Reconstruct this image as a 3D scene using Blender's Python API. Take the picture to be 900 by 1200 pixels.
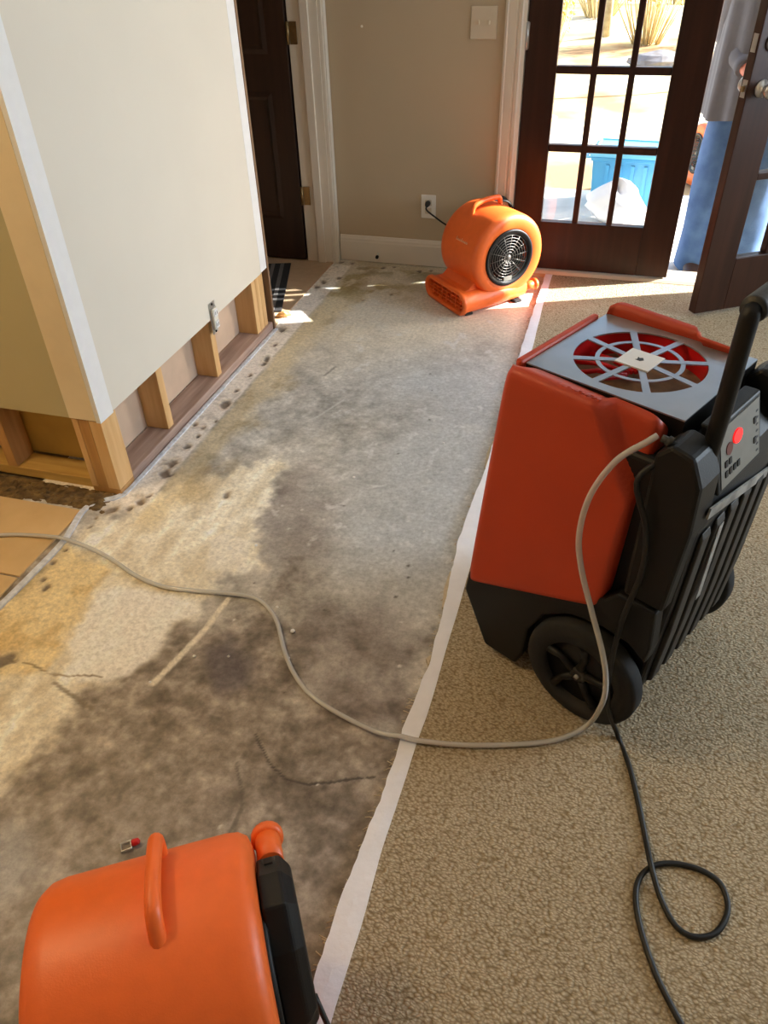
import bpy, bmesh, math, random
import numpy as np
from mathutils import Vector, Matrix

random.seed(7)
rng = np.random.default_rng(7)
scene = bpy.context.scene
for o in list(bpy.data.objects):
    bpy.data.objects.remove(o, do_unlink=True)
COL = scene.collection

# ------------------------------------------------------------------ camera
F_PX = 892.06
CAM = np.array([0.0, 0.0, 1.5])
R = np.array([[0.9606476, 0.2765681, -0.0258112],
              [0.1522669, -0.6020431, -0.7838105],
              [-0.2323164, 0.7490355, -0.6204635]])      # world -> (right, down, forward)
cam_data = bpy.data.cameras.new('camera')
cam = bpy.data.objects.new('camera', cam_data)
COL.objects.link(cam)
cam_data.sensor_fit = 'HORIZONTAL'
cam_data.sensor_width = 36.0
cam_data.lens = F_PX / 900.0 * 36.0
cam_data.clip_start = 0.02
cam_data.clip_end = 200
m = Matrix(((R[0][0], -R[1][0], -R[2][0], CAM[0]),
            (R[0][1], -R[1][1], -R[2][1], CAM[1]),
            (R[0][2], -R[1][2], -R[2][2], CAM[2]),
            (0, 0, 0, 1)))
cam.matrix_world = m
scene.camera = cam

# ------------------------------------------------------------------ world, sun, windows, exposure
EXPOSURE = -0.45
SKY_STRENGTH = 1.0
SUN_STRENGTH = 42.0
SUN_AZ, SUN_EL = math.radians(22), math.radians(26)
WINDOW_POWER = 205
LAMP_POWER = 74
world = bpy.data.worlds.new('sky')
scene.world = world
world.use_nodes = True
wn = world.node_tree
wn.nodes.clear()
sky = wn.nodes.new('ShaderNodeTexSky')
sky.sky_type = 'NISHITA'
sky.sun_disc = False
sky.sun_elevation = SUN_EL
sky.sun_rotation = math.radians(90) - SUN_AZ
sky.dust_density = 2.0
bg = wn.nodes.new('ShaderNodeBackground')
bg.inputs['Strength'].default_value = SKY_STRENGTH
wo = wn.nodes.new('ShaderNodeOutputWorld')
wn.links.new(sky.outputs[0], bg.inputs[0])
wn.links.new(bg.outputs[0], wo.inputs[0])

sun_d = bpy.data.lights.new('sun', 'SUN')
sun_d.energy = SUN_STRENGTH
sun_d.angle = math.radians(0.6)
sun_d.color = (1.0, 0.97, 0.93)
sun_o = bpy.data.objects.new('sun', sun_d)
COL.objects.link(sun_o)
sd = Vector((-math.cos(SUN_AZ) * math.cos(SUN_EL), -math.sin(SUN_AZ) * math.cos(SUN_EL), -math.sin(SUN_EL)))
sun_o.rotation_euler = sd.to_track_quat('-Z', 'Y').to_euler()
sun_o.location = (6, 8, 6)


def area_light(name, loc, direction, sx, sy, power, color):
    d = bpy.data.lights.new(name, 'AREA')
    d.shape = 'RECTANGLE'
    d.size, d.size_y = sx, sy
    d.energy = power
    d.color = color
    o = bpy.data.objects.new(name, d)
    COL.objects.link(o)
    o.location = loc
    o.rotation_euler = Vector(direction).to_track_quat('-Z', 'Z').to_euler()
    return o


# area lamp added outside the unseen right window, in place of its daylight
area_light('right_window_fill', (3.42, 2.75, 1.45), (-1, 0, 0), 1.9, 1.5, WINDOW_POWER, (0.72, 0.86, 1.0))

scene.view_settings.view_transform = 'Standard'
scene.view_settings.look = 'None'
scene.view_settings.gamma = 1.0
scene.view_settings.use_curve_mapping = False
scene.view_settings.exposure = EXPOSURE
scene.cycles.use_denoising = True
scene.cycles.max_bounces = 10
scene.cycles.diffuse_bounces = 6
scene.cycles.transparent_max_bounces = 16
scene.cycles.sample_clamp_indirect = 6.0
scene.cycles.caustics_reflective = False
scene.cycles.caustics_refractive = False


# ------------------------------------------------------------------ pixel -> place helpers
def ray(u, v):
    return R.T @ np.array([(u - 450) / F_PX, (v - 600) / F_PX, 1.0])


def on_floor(u, v, z=0.0):
    d = ray(u, v)
    return CAM + d * ((z - CAM[2]) / d[2])


def on_plane(u, v, p0, n):
    d = ray(u, v)
    p0 = np.array(p0, float)
    n = np.array(n, float)
    return CAM + d * (((p0 - CAM) @ n) / (d @ n))


def to_px(P):
    q = (P - CAM) @ R.T
    return 450 + F_PX * q[..., 0] / q[..., 2], 600 + F_PX * q[..., 1] / q[..., 2]


# ------------------------------------------------------------------ materials
def lin(c):
    return tuple(((x / 255) / 12.92 if x / 255 <= 0.04045 else ((x / 255 + 0.055) / 1.055) ** 2.4) for x in c)


MATS = {}


def mat(name, rgb, rough=0.6, metal=0.0, var=0.0, scale=20.0, bump=0.0, bump_scale=None, stretch=None,
        rgb2=None, spec=0.5, trans=0.0, emit=None, emit_s=0.0, subsurf=0.0, detail=4.0, coat=0.0):
    m = bpy.data.materials.new(name)
    m.use_nodes = True
    nt = m.node_tree
    p = nt.nodes['Principled BSDF']
    c = (*lin(rgb), 1)
    p.inputs['Base Color'].default_value = c
    p.inputs['Roughness'].default_value = rough
    p.inputs['Metallic'].default_value = metal
    p.inputs['Specular IOR Level'].default_value = spec
    p.inputs['Transmission Weight'].default_value = trans
    p.inputs['Coat Weight'].default_value = coat
    if subsurf:
        p.inputs['Subsurface Weight'].default_value = subsurf
        p.inputs['Subsurface Radius'].default_value = (0.02, 0.008, 0.004)
    if emit:
        p.inputs['Emission Color'].default_value = (*lin(emit), 1)
        p.inputs['Emission Strength'].default_value = emit_s
    if var or bump or rgb2:
        tc = nt.nodes.new('ShaderNodeTexCoord')
        mp = nt.nodes.new('ShaderNodeMapping')
        nt.links.new(tc.outputs['Object'], mp.inputs['Vector'])
        if stretch:
            mp.inputs['Scale'].default_value = stretch
        nz = nt.nodes.new('ShaderNodeTexNoise')
        nz.inputs['Scale'].default_value = scale
        nz.inputs['Detail'].default_value = detail
        nt.links.new(mp.outputs[0], nz.inputs['Vector'])
        if var or rgb2:
            r = nt.nodes.new('ShaderNodeValToRGB')
            a = tuple(max(0, x * (1 - var)) for x in c[:3]) if not rgb2 else c[:3]
            b = tuple(min(1, x * (1 + var)) for x in c[:3]) if not rgb2 else lin(rgb2)
            r.color_ramp.elements[0].position = 0.32
            r.color_ramp.elements[1].position = 0.68
            r.color_ramp.elements[0].color = (*a, 1)
            r.color_ramp.elements[1].color = (*b, 1)
            nt.links.new(nz.outputs['Fac'], r.inputs['Fac'])
            nt.links.new(r.outputs[0], p.inputs['Base Color'])
        if bump:
            bn = nt.nodes.new('ShaderNodeBump')
            bn.inputs['Strength'].default_value = bump
            bn.inputs['Distance'].default_value = 0.01
            n2 = nz
            if bump_scale:
                n2 = nt.nodes.new('ShaderNodeTexNoise')
                n2.inputs['Scale'].default_value = bump_scale
                n2.inputs['Detail'].default_value = 3
                nt.links.new(mp.outputs[0], n2.inputs['Vector'])
            nt.links.new(n2.outputs['Fac'], bn.inputs['Height'])
            nt.links.new(bn.outputs[0], p.inputs['Normal'])
    MATS[name] = m
    return m


def wood_mat(name, a, b, axis='Z', rough=0.6, scale=9.0):
    s = {'X': (0.08, 1, 1), 'Y': (1, 0.08, 1), 'Z': (1, 1, 0.08)}[axis]
    return mat(name, a, rough, rgb2=b, scale=scale * 4, stretch=s, bump=0.08, detail=5)


M_paint = mat('cream_wall_paint', (222, 216, 204), 0.75, var=0.02, scale=3, bump=0.03, bump_scale=220)
M_paint_tan = mat('taupe_wall_paint', (186, 168, 140), 0.75, var=0.02, scale=3, bump=0.03, bump_scale=220)
M_bare = mat('white_bare_drywall', (235, 235, 236), 0.8, var=0.02, scale=30)
M_bare_lamp = mat('lamp_tinted_bare_drywall', (232, 216, 184), 0.8, var=0.03, scale=14)  # bare drywall with the lamp's warm tint mixed into its colour
M_paint_lamp = mat('lamp_tinted_wall_paint', (188, 178, 140), 0.75, var=0.02, scale=5)  # ordinary wall paint, yellowed so the colour carries the warm lamplight
M_gyp = mat('gypsum_paper_back', (205, 180, 158), 0.85, var=0.06, scale=12)
M_gyp_lamp = mat('lamp_tinted_panel', (196, 160, 80), 0.8, var=0.08, scale=9)  # cavity back panel, lamplight yellow painted into the colour
M_trim = mat('white_trim_paint', (224, 214, 198), 0.45, var=0.02, scale=8)
M_stud = wood_mat('pine_stud', (206, 160, 104), (226, 188, 134), 'Z')
M_stud_dark = wood_mat('aged_pine_stud', (168, 122, 70), (196, 150, 92), 'Z')
M_plate = wood_mat('stained_sill_plate', (142, 116, 104), (190, 164, 150), 'Y')
M_plate_lamp = wood_mat('lamp_tinted_sill_plate', (178, 138, 70), (205, 168, 92), 'X')  # sill plate wood, coloured yellower to stand for the lamplight
M_jamb = wood_mat('bare_jamb_wood', (120, 92, 68), (150, 118, 88), 'Z')
M_dark = mat('dark_espresso_door', (46, 27, 19), 0.4, spec=0.25, rgb2=(60, 35, 25), scale=30, stretch=(1, 1, .06), bump=0.03)
M_dark2 = mat('dark_hall_door', (44, 27, 17), 0.5, rgb2=(56, 35, 22), scale=30, stretch=(1, 1, .06))
M_orange = mat('orange_plastic', (239, 108, 42), 0.42, var=0.03, scale=40, bump=0.04, bump_scale=400, subsurf=0.0)
M_rust = mat('red_orange_panel', (182, 60, 26), 0.5, var=0.04, scale=10, bump=0.08, bump_scale=350)
M_black = mat('black_plastic', (15, 15, 16), 0.5, spec=0.35, var=0.15, scale=25, bump=0.05, bump_scale=300)
M_blackworn = mat('worn_black_plastic', (26, 26, 25), 0.55, rgb2=(52, 50, 47), scale=18, bump=0.1, bump_scale=200)
M_rubber = mat('black_rubber', (22, 22, 22), 0.8, var=0.2, scale=60)
M_plate_metal = mat('grey_top_plate', (168, 176, 184), 0.3, metal=0.7, var=0.06, scale=14)
M_red = mat('red_inner_duct', (208, 18, 22), 0.4, var=0.05, scale=20)
M_brown = mat('brown_filter', (150, 118, 86), 0.6, rgb2=(120, 92, 68), scale=30)
M_label = mat('white_label', (226, 226, 228), 0.5, var=0.02, scale=30)
M_ink = mat('dark_print', (40, 40, 46), 0.6, var=0.1, scale=50)
M_ctrl = mat('grey_control_face', (120, 118, 110), 0.5, var=0.05, scale=40)
M_strip = mat('worn_grey_strip', (182, 180, 176), 0.5, rgb2=(120, 118, 114), scale=25)
M_led = mat('red_led', (255, 30, 30), 0.4, emit=(255, 20, 24), emit_s=1.6)
M_chrome = mat('brushed_nickel', (200, 198, 196), 0.3, metal=0.9, var=0.06, scale=50)
M_brass = mat('aged_brass', (150, 124, 84), 0.38, metal=0.8, var=0.1, scale=60)
M_wire = mat('grille_wire', (120, 116, 110), 0.35, metal=0.6, var=0.08, scale=60)
M_hole = mat('dark_interior', (14, 13, 13), 0.8, var=0.1, scale=20)
M_hose = mat('clear_vinyl_hose', (250, 249, 246), 0.12, trans=0.5, var=0.03, scale=30)
M_cord = mat('black_cord', (16, 16, 17), 0.5, var=0.1, scale=80)
M_white = mat('white_plastic', (228, 222, 210), 0.4, var=0.02, scale=30)
M_ivory = mat('ivory_plate', (206, 192, 168), 0.45, var=0.02, scale=30)
M_tile = mat('tan_floor_tile', (214, 182, 134), 0.5, rgb2=(196, 164, 116), scale=6, bump=0.02)
M_grout = mat('grey_grout', (140, 124, 98), 0.9, var=0.15, scale=60)
M_rubble = mat('dark_rubble', (70, 52, 30), 0.95, rgb2=(122, 98, 58), scale=35, bump=0.6, bump_scale=70)
M_edge = mat('grey_metal_edge', (224, 228, 236), 0.45, rgb2=(186, 190, 198), scale=60)
M_tape = mat('white_seam_tape', (240, 241, 250), 0.7, var=0.03, scale=25, bump=0.15, bump_scale=60)
M_fray = mat('frayed_carpet_yarn', (196, 182, 158), 0.9, var=0.1, scale=60)
M_hallfloor = mat('tan_hall_floor', (190, 160, 128), 0.7, var=0.05, scale=30)
M_mat = mat('black_mat', (34, 32, 32), 0.9, var=0.2, scale=80)
M_matgrey = mat('grey_mat_stripe', (104, 100, 98), 0.9, var=0.1, scale=80)
M_chunk = mat('split_wood_chunk', (236, 186, 116), 0.7, rgb2=(196, 128, 62), scale=40)
M_conc_out = mat('patio_concrete', (206, 202, 194), 0.9, var=0.1, scale=8)
M_ceiling = mat('white_ceiling', (232, 230, 224), 0.8, var=0.02, scale=5)
M_blue = mat('blue_tote_plastic', (62, 148, 196), 0.4, var=0.05, scale=10)
M_bluelid = mat('light_blue_lid', (108, 184, 220), 0.4, var=0.05, scale=10)
M_bag = mat('white_bag_plastic', (216, 220, 230), 0.35, var=0.04, scale=10, bump=0.3, bump_scale=30)
M_shirt = mat('grey_shirt_cloth', (108, 110, 118), 0.85, var=0.06, scale=14, bump=0.1, bump_scale=120)
M_jean = mat('blue_denim', (58, 90, 138), 0.85, rgb2=(78, 112, 160), scale=12, bump=0.1, bump_scale=160)
M_skin = mat('skin', (214, 142, 124), 0.55, var=0.05, scale=20)
M_hair = mat('brown_hair', (62, 42, 28), 0.6, var=0.2, scale=60)
M_shoe = mat('brown_leather', (70, 50, 38), 0.5, var=0.1, scale=30)
M_bark = mat('pale_bark', (196, 180, 150), 0.9, rgb2=(150, 132, 104), scale=14)
M_twig = mat('dry_twig', (222, 204, 160), 0.9, rgb2=(196, 172, 122), scale=10)
M_leaf = mat('dry_yellow_leaf', (222, 194, 110), 0.8, rgb2=(190, 160, 84), scale=8)
M_stone = mat('grey_field_stone', (150, 146, 150), 0.9, rgb2=(120, 114, 112), scale=9)


def glass_mat():
    m = bpy.data.materials.new('door_glass')
    m.use_nodes = True
    nt = m.node_tree
    nt.nodes.clear()
    out = nt.nodes.new('ShaderNodeOutputMaterial')
    mix = nt.nodes.new('ShaderNodeMixShader')
    tr = nt.nodes.new('ShaderNodeBsdfTransparent')
    gl = nt.nodes.new('ShaderNodeBsdfGlossy')
    lw = nt.nodes.new('ShaderNodeLayerWeight')
    pw = nt.nodes.new('ShaderNodeMath')
    pw.operation = 'POWER'
    pw.inputs[1].default_value = 5.0
    fr = nt.nodes.new('ShaderNodeMath')
    fr.operation = 'MULTIPLY_ADD'
    fr.inputs[1].default_value = 0.94
    fr.inputs[2].default_value = 0.035
    nt.links.new(lw.outputs['Facing'], pw.inputs[0])
    nt.links.new(pw.outputs[0], fr.inputs[0])
    gl.inputs['Roughness'].default_value = 0.02
    tr.inputs['Color'].default_value = (0.93, 0.95, 0.94, 1)
    nt.links.new(fr.outputs[0], mix.inputs[0])
    nt.links.new(tr.outputs[0], mix.inputs[1])
    nt.links.new(gl.outputs[0], mix.inputs[2])
    nt.links.new(mix.outputs[0], out.inputs[0])
    return m


M_glass = glass_mat()


def carpet_mat():
    m = bpy.data.materials.new('beige_loop_carpet')
    m.use_nodes = True
    nt = m.node_tree
    p = nt.nodes['Principled BSDF']
    p.inputs['Roughness'].default_value = 0.95
    p.inputs['Specular IOR Level'].default_value = 0.1
    tc = nt.nodes.new('ShaderNodeTexCoord')
    mp = nt.nodes.new('ShaderNodeMapping')
    mp.inputs['Scale'].default_value = (1.0, 1.45, 1.0)
    nt.links.new(tc.outputs['Object'], mp.inputs['Vector'])
    wob = nt.nodes.new('ShaderNodeTexNoise')
    wob.inputs['Scale'].default_value = 45
    wob.inputs['Detail'].default_value = 2
    nt.links.new(mp.outputs[0], wob.inputs['Vector'])
    add = nt.nodes.new('ShaderNodeMixRGB')
    add.blend_type = 'LINEAR_LIGHT'
    add.inputs[0].default_value = 0.006
    nt.links.new(mp.outputs[0], add.inputs[1])
    nt.links.new(wob.outputs['Color'], add.inputs[2])
    vo = nt.nodes.new('ShaderNodeTexVoronoi')
    vo.inputs['Scale'].default_value = 140
    nt.links.new(add.outputs[0], vo.inputs['Vector'])
    big = nt.nodes.new('ShaderNodeTexNoise')
    big.inputs['Scale'].default_value = 3
    nt.links.new(tc.outputs['Object'], big.inputs['Vector'])
    r = nt.nodes.new('ShaderNodeValToRGB')
    r.color_ramp.elements[0].position = 0.05
    r.color_ramp.elements[0].color = (*lin((212, 197, 170)), 1)
    r.color_ramp.elements[1].position = 0.85
    r.color_ramp.elements[1].color = (*lin((146, 127, 98)), 1)
    nt.links.new(vo.outputs['Distance'], r.inputs['Fac'])
    mx = nt.nodes.new('ShaderNodeMixRGB')
    mx.blend_type = 'MULTIPLY'
    mx.inputs[0].default_value = 0.18
    nt.links.new(r.outputs[0], mx.inputs[1])
    nt.links.new(big.outputs['Fac'], mx.inputs[2])
    nt.links.new(mx.outputs[0], p.inputs['Base Color'])
    inv = nt.nodes.new('ShaderNodeMath')
    inv.operation = 'SUBTRACT'
    inv.inputs[0].default_value = 1.0
    nt.links.new(vo.outputs['Distance'], inv.inputs[1])
    bn = nt.nodes.new('ShaderNodeBump')
    bn.inputs['Strength'].default_value = 0.6
    bn.inputs['Distance'].default_value = 0.006
    nt.links.new(inv.outputs[0], bn.inputs['Height'])
    nt.links.new(bn.outputs[0], p.inputs['Normal'])
    return m


M_carpet = carpet_mat()


def concrete_mat():
    m = bpy.data.materials.new('stained_bare_concrete')
    m.use_nodes = True
    nt = m.node_tree
    p = nt.nodes['Principled BSDF']
    at = nt.nodes.new('ShaderNodeAttribute')
    at.attribute_name = 'stain'
    tc = nt.nodes.new('ShaderNodeTexCoord')
    n1 = nt.nodes.new('ShaderNodeTexNoise')
    n1.inputs['Scale'].default_value = 70
    n1.inputs['Detail'].default_value = 12
    n1.inputs['Roughness'].default_value = 0.72
    nt.links.new(tc.outputs['Object'], n1.inputs['Vector'])
    r = nt.nodes.new('ShaderNodeValToRGB')
    r.color_ramp.elements[0].position = 0.3
    r.color_ramp.elements[0].color = (.55, .55, .55, 1)
    r.color_ramp.elements[1].position = 0.7
    r.color_ramp.elements[1].color = (1.3, 1.3, 1.3, 1)
    nt.links.new(n1.outputs['Fac'], r.inputs['Fac'])
    mx = nt.nodes.new('ShaderNodeMixRGB')
    mx.blend_type = 'MULTIPLY'
    mx.inputs[0].default_value = 0.8
    nt.links.new(at.outputs['Color'], mx.inputs[1])
    nt.links.new(r.outputs[0], mx.inputs[2])
    nt.links.new(mx.outputs[0], p.inputs['Base Color'])
    p.inputs['Roughness'].default_value = 0.48
    p.inputs['Specular IOR Level'].default_value = 0.45
    bn = nt.nodes.new('ShaderNodeBump')
    bn.inputs['Strength'].default_value = 0.25
    bn.inputs['Distance'].default_value = 0.004
    n2 = nt.nodes.new('ShaderNodeTexNoise')
    n2.inputs['Scale'].default_value = 55
    n2.inputs['Detail'].default_value = 6
    nt.links.new(tc.outputs['Object'], n2.inputs['Vector'])
    nt.links.new(n2.outputs['Fac'], bn.inputs['Height'])
    nt.links.new(bn.outputs[0], p.inputs['Normal'])
    return m


M_concrete = concrete_mat()


def ground_mat():
    m = bpy.data.materials.new('leaf_litter_ground')
    m.use_nodes = True
    nt = m.node_tree
    p = nt.nodes['Principled BSDF']
    p.inputs['Roughness'].default_value = 0.95
    tc = nt.nodes.new('ShaderNodeTexCoord')
    n1 = nt.nodes.new('ShaderNodeTexNoise')
    n1.inputs['Scale'].default_value = 0.9
    n1.inputs['Detail'].default_value = 8
    nt.links.new(tc.outputs['Object'], n1.inputs['Vector'])
    r = nt.nodes.new('ShaderNodeValToRGB')
    e = r.color_ramp.elements
    e[0].position, e[0].color = 0.36, (*lin((168, 128, 84)), 1)
    e[1].position, e[1].color = 0.66, (*lin((236, 226, 206)), 1)
    k = e.new(0.5)
    k.color = (*lin((206, 186, 132)), 1)
    nt.links.new(n1.outputs['Fac'], r.inputs['Fac'])
    nt.links.new(r.outputs[0], p.inputs['Base Color'])
    bn = nt.nodes.new('ShaderNodeBump')
    bn.inputs['Strength'].default_value = 0.5
    n2 = nt.nodes.new('ShaderNodeTexNoise')
    n2.inputs['Scale'].default_value = 14
    n2.inputs['Detail'].default_value = 5
    nt.links.new(tc.outputs['Object'], n2.inputs['Vector'])
    nt.links.new(n2.outputs['Fac'], bn.inputs['Height'])
    nt.links.new(bn.outputs[0], p.inputs['Normal'])
    return m


M_ground = ground_mat()


# ------------------------------------------------------------------ mesh helpers
class MB:
    """collects shapes; build() links them as ONE mesh object"""

    def __init__(self):
        self.v, self.f, self.s = [], [], []

    def add(self, v, f, smooth=False):
        b = len(self.v)
        self.v += [tuple(map(float, p)) for p in v]
        self.f += [tuple(b + i for i in q) for q in f]
        self.s += [smooth] * len(f)
        return self

    def box(self, a, b):
        x0, y0, z0 = [min(p, q) for p, q in zip(a, b)]
        x1, y1, z1 = [max(p, q) for p, q in zip(a, b)]
        v = [(x0, y0, z0), (x1, y0, z0), (x1, y1, z0), (x0, y1, z0), (x0, y0, z1), (x1, y0, z1), (x1, y1, z1), (x0, y1, z1)]
        return self.add(v, [(0, 3, 2, 1), (4, 5, 6, 7), (0, 1, 5, 4), (1, 2, 6, 5), (2, 3, 7, 6), (3, 0, 4, 7)])

    def rings(self, rings, closed=True, cap0=True, cap1=True, smooth=True):
        n = len(rings[0])
        v = [p for r in rings for p in r]
        f = []
        for i in range(len(rings) - 1):
            for j in range(n if closed else n - 1):
                k = (j + 1) % n
                f.append((i * n + j, i * n + k, (i + 1) * n + k, (i + 1) * n + j))
        self.add(v, f, smooth)
        b = len(self.v) - len(v)
        if cap0:
            self.f.append(tuple(b + j for j in reversed(range(n))))
            self.s.append(False)
        if cap1:
            self.f.append(tuple(b + (len(rings) - 1) * n + j for j in range(n)))
            self.s.append(False)
        return self

    def tube(self, pts, r, n=8, cap=True, closed=False):
        P = [Vector(p) for p in pts]
        rs = r if isinstance(r, (list, tuple)) else [r] * len(P)
        rings = []
        up = None
        L = len(P)
        for i, p in enumerate(P):
            if closed:
                t = P[(i + 1) % L] - P[i - 1]
            else:
                t = P[min(i + 1, L - 1)] - P[max(i - 1, 0)]
            t.normalize()
            if up is None:
                up = Vector((0, 0, 1)) if abs(t.z) < 0.9 else Vector((1, 0, 0))
            a = t.cross(up)
            if a.length < 1e-6:
                a = t.orthogonal()
            a.normalize()
            b = a.cross(t).normalized()
            up = b
            rings.append([p + (a * math.cos(2 * math.pi * k / n) + b * math.sin(2 * math.pi * k / n)) * rs[i] for k in range(n)])
        if closed:
            rings.append(rings[0])
            return self.rings(rings, cap0=False, cap1=False)
        return self.rings(rings, cap0=cap, cap1=cap)

    def disc_x(self, x0, x1, cy, cz, r, n=32, smooth=True):
        ra = [(x0, cy + r * math.cos(2 * math.pi * k / n), cz + r * math.sin(2 * math.pi * k / n)) for k in range(n)]
        rb = [(x1, p[1], p[2]) for p in ra]
        return self.rings([ra, rb], smooth=smooth)

    def lathe_x(self, prof, cy, cz, n=40, closed_prof=False):
        """prof = [(x, r)...] turned around the local x axis"""
        rings = [[(x, cy + r * math.cos(2 * math.pi * k / n), cz + r * math.sin(2 * math.pi * k / n)) for k in range(n)] for x, r in prof]
        if closed_prof:
            rings.append(rings[0])
            return self.rings(rings, cap0=False, cap1=False)
        return self.rings(rings)

    def prism(self, poly, axis, a, b):
        """poly of 2-d points extruded along an axis (0,1,2)"""
        def mk(p, t):
            q = list(p)
            q.insert(axis, t)
            return tuple(q)
        return self.rings([[mk(p, a) for p in poly], [mk(p, b) for p in poly]], smooth=False)

    def build(self, name, material, parent=None, bevel=0.0, segs=2, sub=0, fix=True):
        me = bpy.data.meshes.new(name)
        me.from_pydata(self.v, [], self.f)
        me.polygons.foreach_set('use_smooth', self.s)
        if fix:
            bm = bmesh.new()
            bm.from_mesh(me)
            bmesh.ops.remove_doubles(bm, verts=bm.verts, dist=1e-6)
            bmesh.ops.recalc_face_normals(bm, faces=bm.faces)
            bm.to_mesh(me)
            bm.free()
        me.materials.append(material)
        o = bpy.data.objects.new(name, me)
        COL.objects.link(o)
        o.parent = parent
        if bevel:
            md = o.modifiers.new('bevel', 'BEVEL')
            md.width = bevel
            md.segments = segs
            md.limit_method = 'ANGLE'
            md.angle_limit = math.radians(40)
            md.harden_normals = False
        if sub:
            md = o.modifiers.new('sub', 'SUBSURF')
            md.levels = md.render_levels = sub
        return o


def tag(o, label=None, cat=None, group=None, kind=None):
    if label:
        o['label'] = label
    if cat:
        o['category'] = cat
    if group:
        o['group'] = group
    if kind:
        o['kind'] = kind
    return o


def empty(name, loc=(0, 0, 0), rz=0.0):
    o = bpy.data.objects.new(name, None)
    o.empty_display_size = 0.05
    COL.objects.link(o)
    o.location = loc
    o.rotation_euler = (0, 0, rz)
    return o


def boxo(name, a, b, material, parent=None, bevel=0.0):
    return MB().box(a, b).build(name, material, parent, bevel)


def struct(o, label=None, cat=None):
    o['kind'] = 'structure'
    if label:
        o['label'] = label
        o['category'] = cat
    return o


def catmull(pts, n=8):
    P = [np.array(p, float) for p in pts]
    P = [2 * P[0] - P[1]] + P + [2 * P[-1] - P[-2]]
    out = []
    for i in range(1, len(P) - 2):
        for k in range(n):
            t = k / n
            a, b, c, d = P[i - 1], P[i], P[i + 1], P[i + 2]
            out.append(0.5 * (2 * b + (c - a) * t + (2 * a - 5 * b + 4 * c - d) * t * t + (-a + 3 * b - 3 * c + d) * t ** 3))
    out.append(P[-2])
    return [tuple(p) for p in out]


def copy_tree(o, parent=None):
    c = o.copy()
    COL.objects.link(c)
    c.parent = parent
    for ch in list(o.children):
        copy_tree(ch, c)
    return c


# ================================================================== THE SETTING
WX = -1.426            # face of the opened partition (faces +x)
BY = 3.907             # face of the back wall (faces -y)
CUT = 0.285            # flood-cut height
CEIL = 2.6
CARPET = 0.016

# ---- concrete floor: fine grid, stains and pits computed per vertex
GX0, GX1, GY0, GY1, ST = -1.74, -0.262, 0.10, 3.93, 0.005
nx = int(round((GX1 - GX0) / ST)) + 1
ny = int(round((GY1 - GY0) / ST)) + 1
xs = np.linspace(GX0, GX1, nx)
ys = np.linspace(GY0, GY1, ny)
XX, YY = np.meshgrid(xs, ys)


def vnoise(freq, oct=4, seed=0, sx=1.0, sy=1.0):
    out = np.zeros_like(XX)
    amp, tot = 1.0, 0.0
    g = np.random.default_rng(seed)
    for _ in range(oct):
        px, py = XX * freq * sx, YY * freq * sy
        px, py = px - px.min(), py - py.min()
        tab = g.random((int(py.max()) + 3, int(px.max()) + 3))
        ix, iy = px.astype(int), py.astype(int)
        fx, fy = px - ix, py - iy
        fx, fy = fx * fx * (3 - 2 * fx), fy * fy * (3 - 2 * fy)
        a = tab[iy, ix] * (1 - fx) + tab[iy, ix + 1] * fx
        b = tab[iy + 1, ix] * (1 - fx) + tab[iy + 1, ix + 1] * fx
        out += amp * (a * (1 - fy) + b * fy)
        tot += amp
        amp *= 0.5
        freq *= 2.03
    return out / tot


def sstep(a, b, x):
    t = np.clip((x - a) / (b - a), 0, 1)
    return t * t * (3 - 2 * t)


PXU, PXV = to_px(np.stack([XX, YY, np.zeros_like(XX)], -1))
n_a, n_b, n_c, n_d = vnoise(5, 5, 1), vnoise(14, 5, 2), vnoise(40, 3, 3), vnoise(3, 4, 4)
wobx, woby = (vnoise(9, 4, 11) - .5), (vnoise(9, 4, 12) - .5)


def sdf_poly(poly, x, y):
    """signed distance (positive inside), poly in the same plane as x, y"""
    poly = np.array(poly, float)
    d = np.full(x.shape, 1e9)
    inside = np.zeros(x.shape, bool)
    for i in range(len(poly)):
        a, b = poly[i], poly[(i + 1) % len(poly)]
        e = b - a
        t = np.clip(((x - a[0]) * e[0] + (y - a[1]) * e[1]) / (e @ e), 0, 1)
        d = np.minimum(d, np.hypot(x - a[0] - t * e[0], y - a[1] - t * e[1]))
        c = (a[1] > y) != (b[1] > y)
        xi = (b[0] - a[0]) * (y - a[1]) / (b[1] - a[1] + 1e-12) + a[0]
        inside ^= c & (x < xi)
    return np.where(inside, d, -d)


def fpoly(px):
    return [tuple(on_floor(u, v)[:2]) for u, v in px]


stain = np.empty(XX.shape + (3,))


def srgb(c):
    return np.array(c, float)


def blend(maskv, c):
    m_ = np.clip(maskv, 0, 1)[..., None]
    stain[:] = stain * (1 - m_) + srgb(c) * m_


WB = 0.05  # wobble size in metres
wx_, wy_ = XX + wobx * WB * 2, YY + woby * WB * 2
stain[:] = srgb((186, 182, 175))
stain += ((n_a - .5) * 50 + (n_b - .5) * 66 + (n_c - .5) * 64)[..., None]
# near field: dark brown-grey slab
near = sstep(1.52, 1.08, YY + (n_a - .5) * 0.7 + (n_b - .5) * .5 + (XX + .8) * .15)
blend(near * .86, (136, 125, 115))
n_e = vnoise(75, 2, 77)
n_f = vnoise(22, 5, 78)
stain += (near * ((n_b - .5) * 46 + (n_f - .5) * 70 + (n_c - .5) * 60 + (n_e - .5) * 40))[..., None]
# far field: sandy beige
far = sstep(2.55, 3.15, YY + (n_a - .5) * .5 - (XX + .9) * .25)
blend(far * .85, (222, 212, 193))
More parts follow.
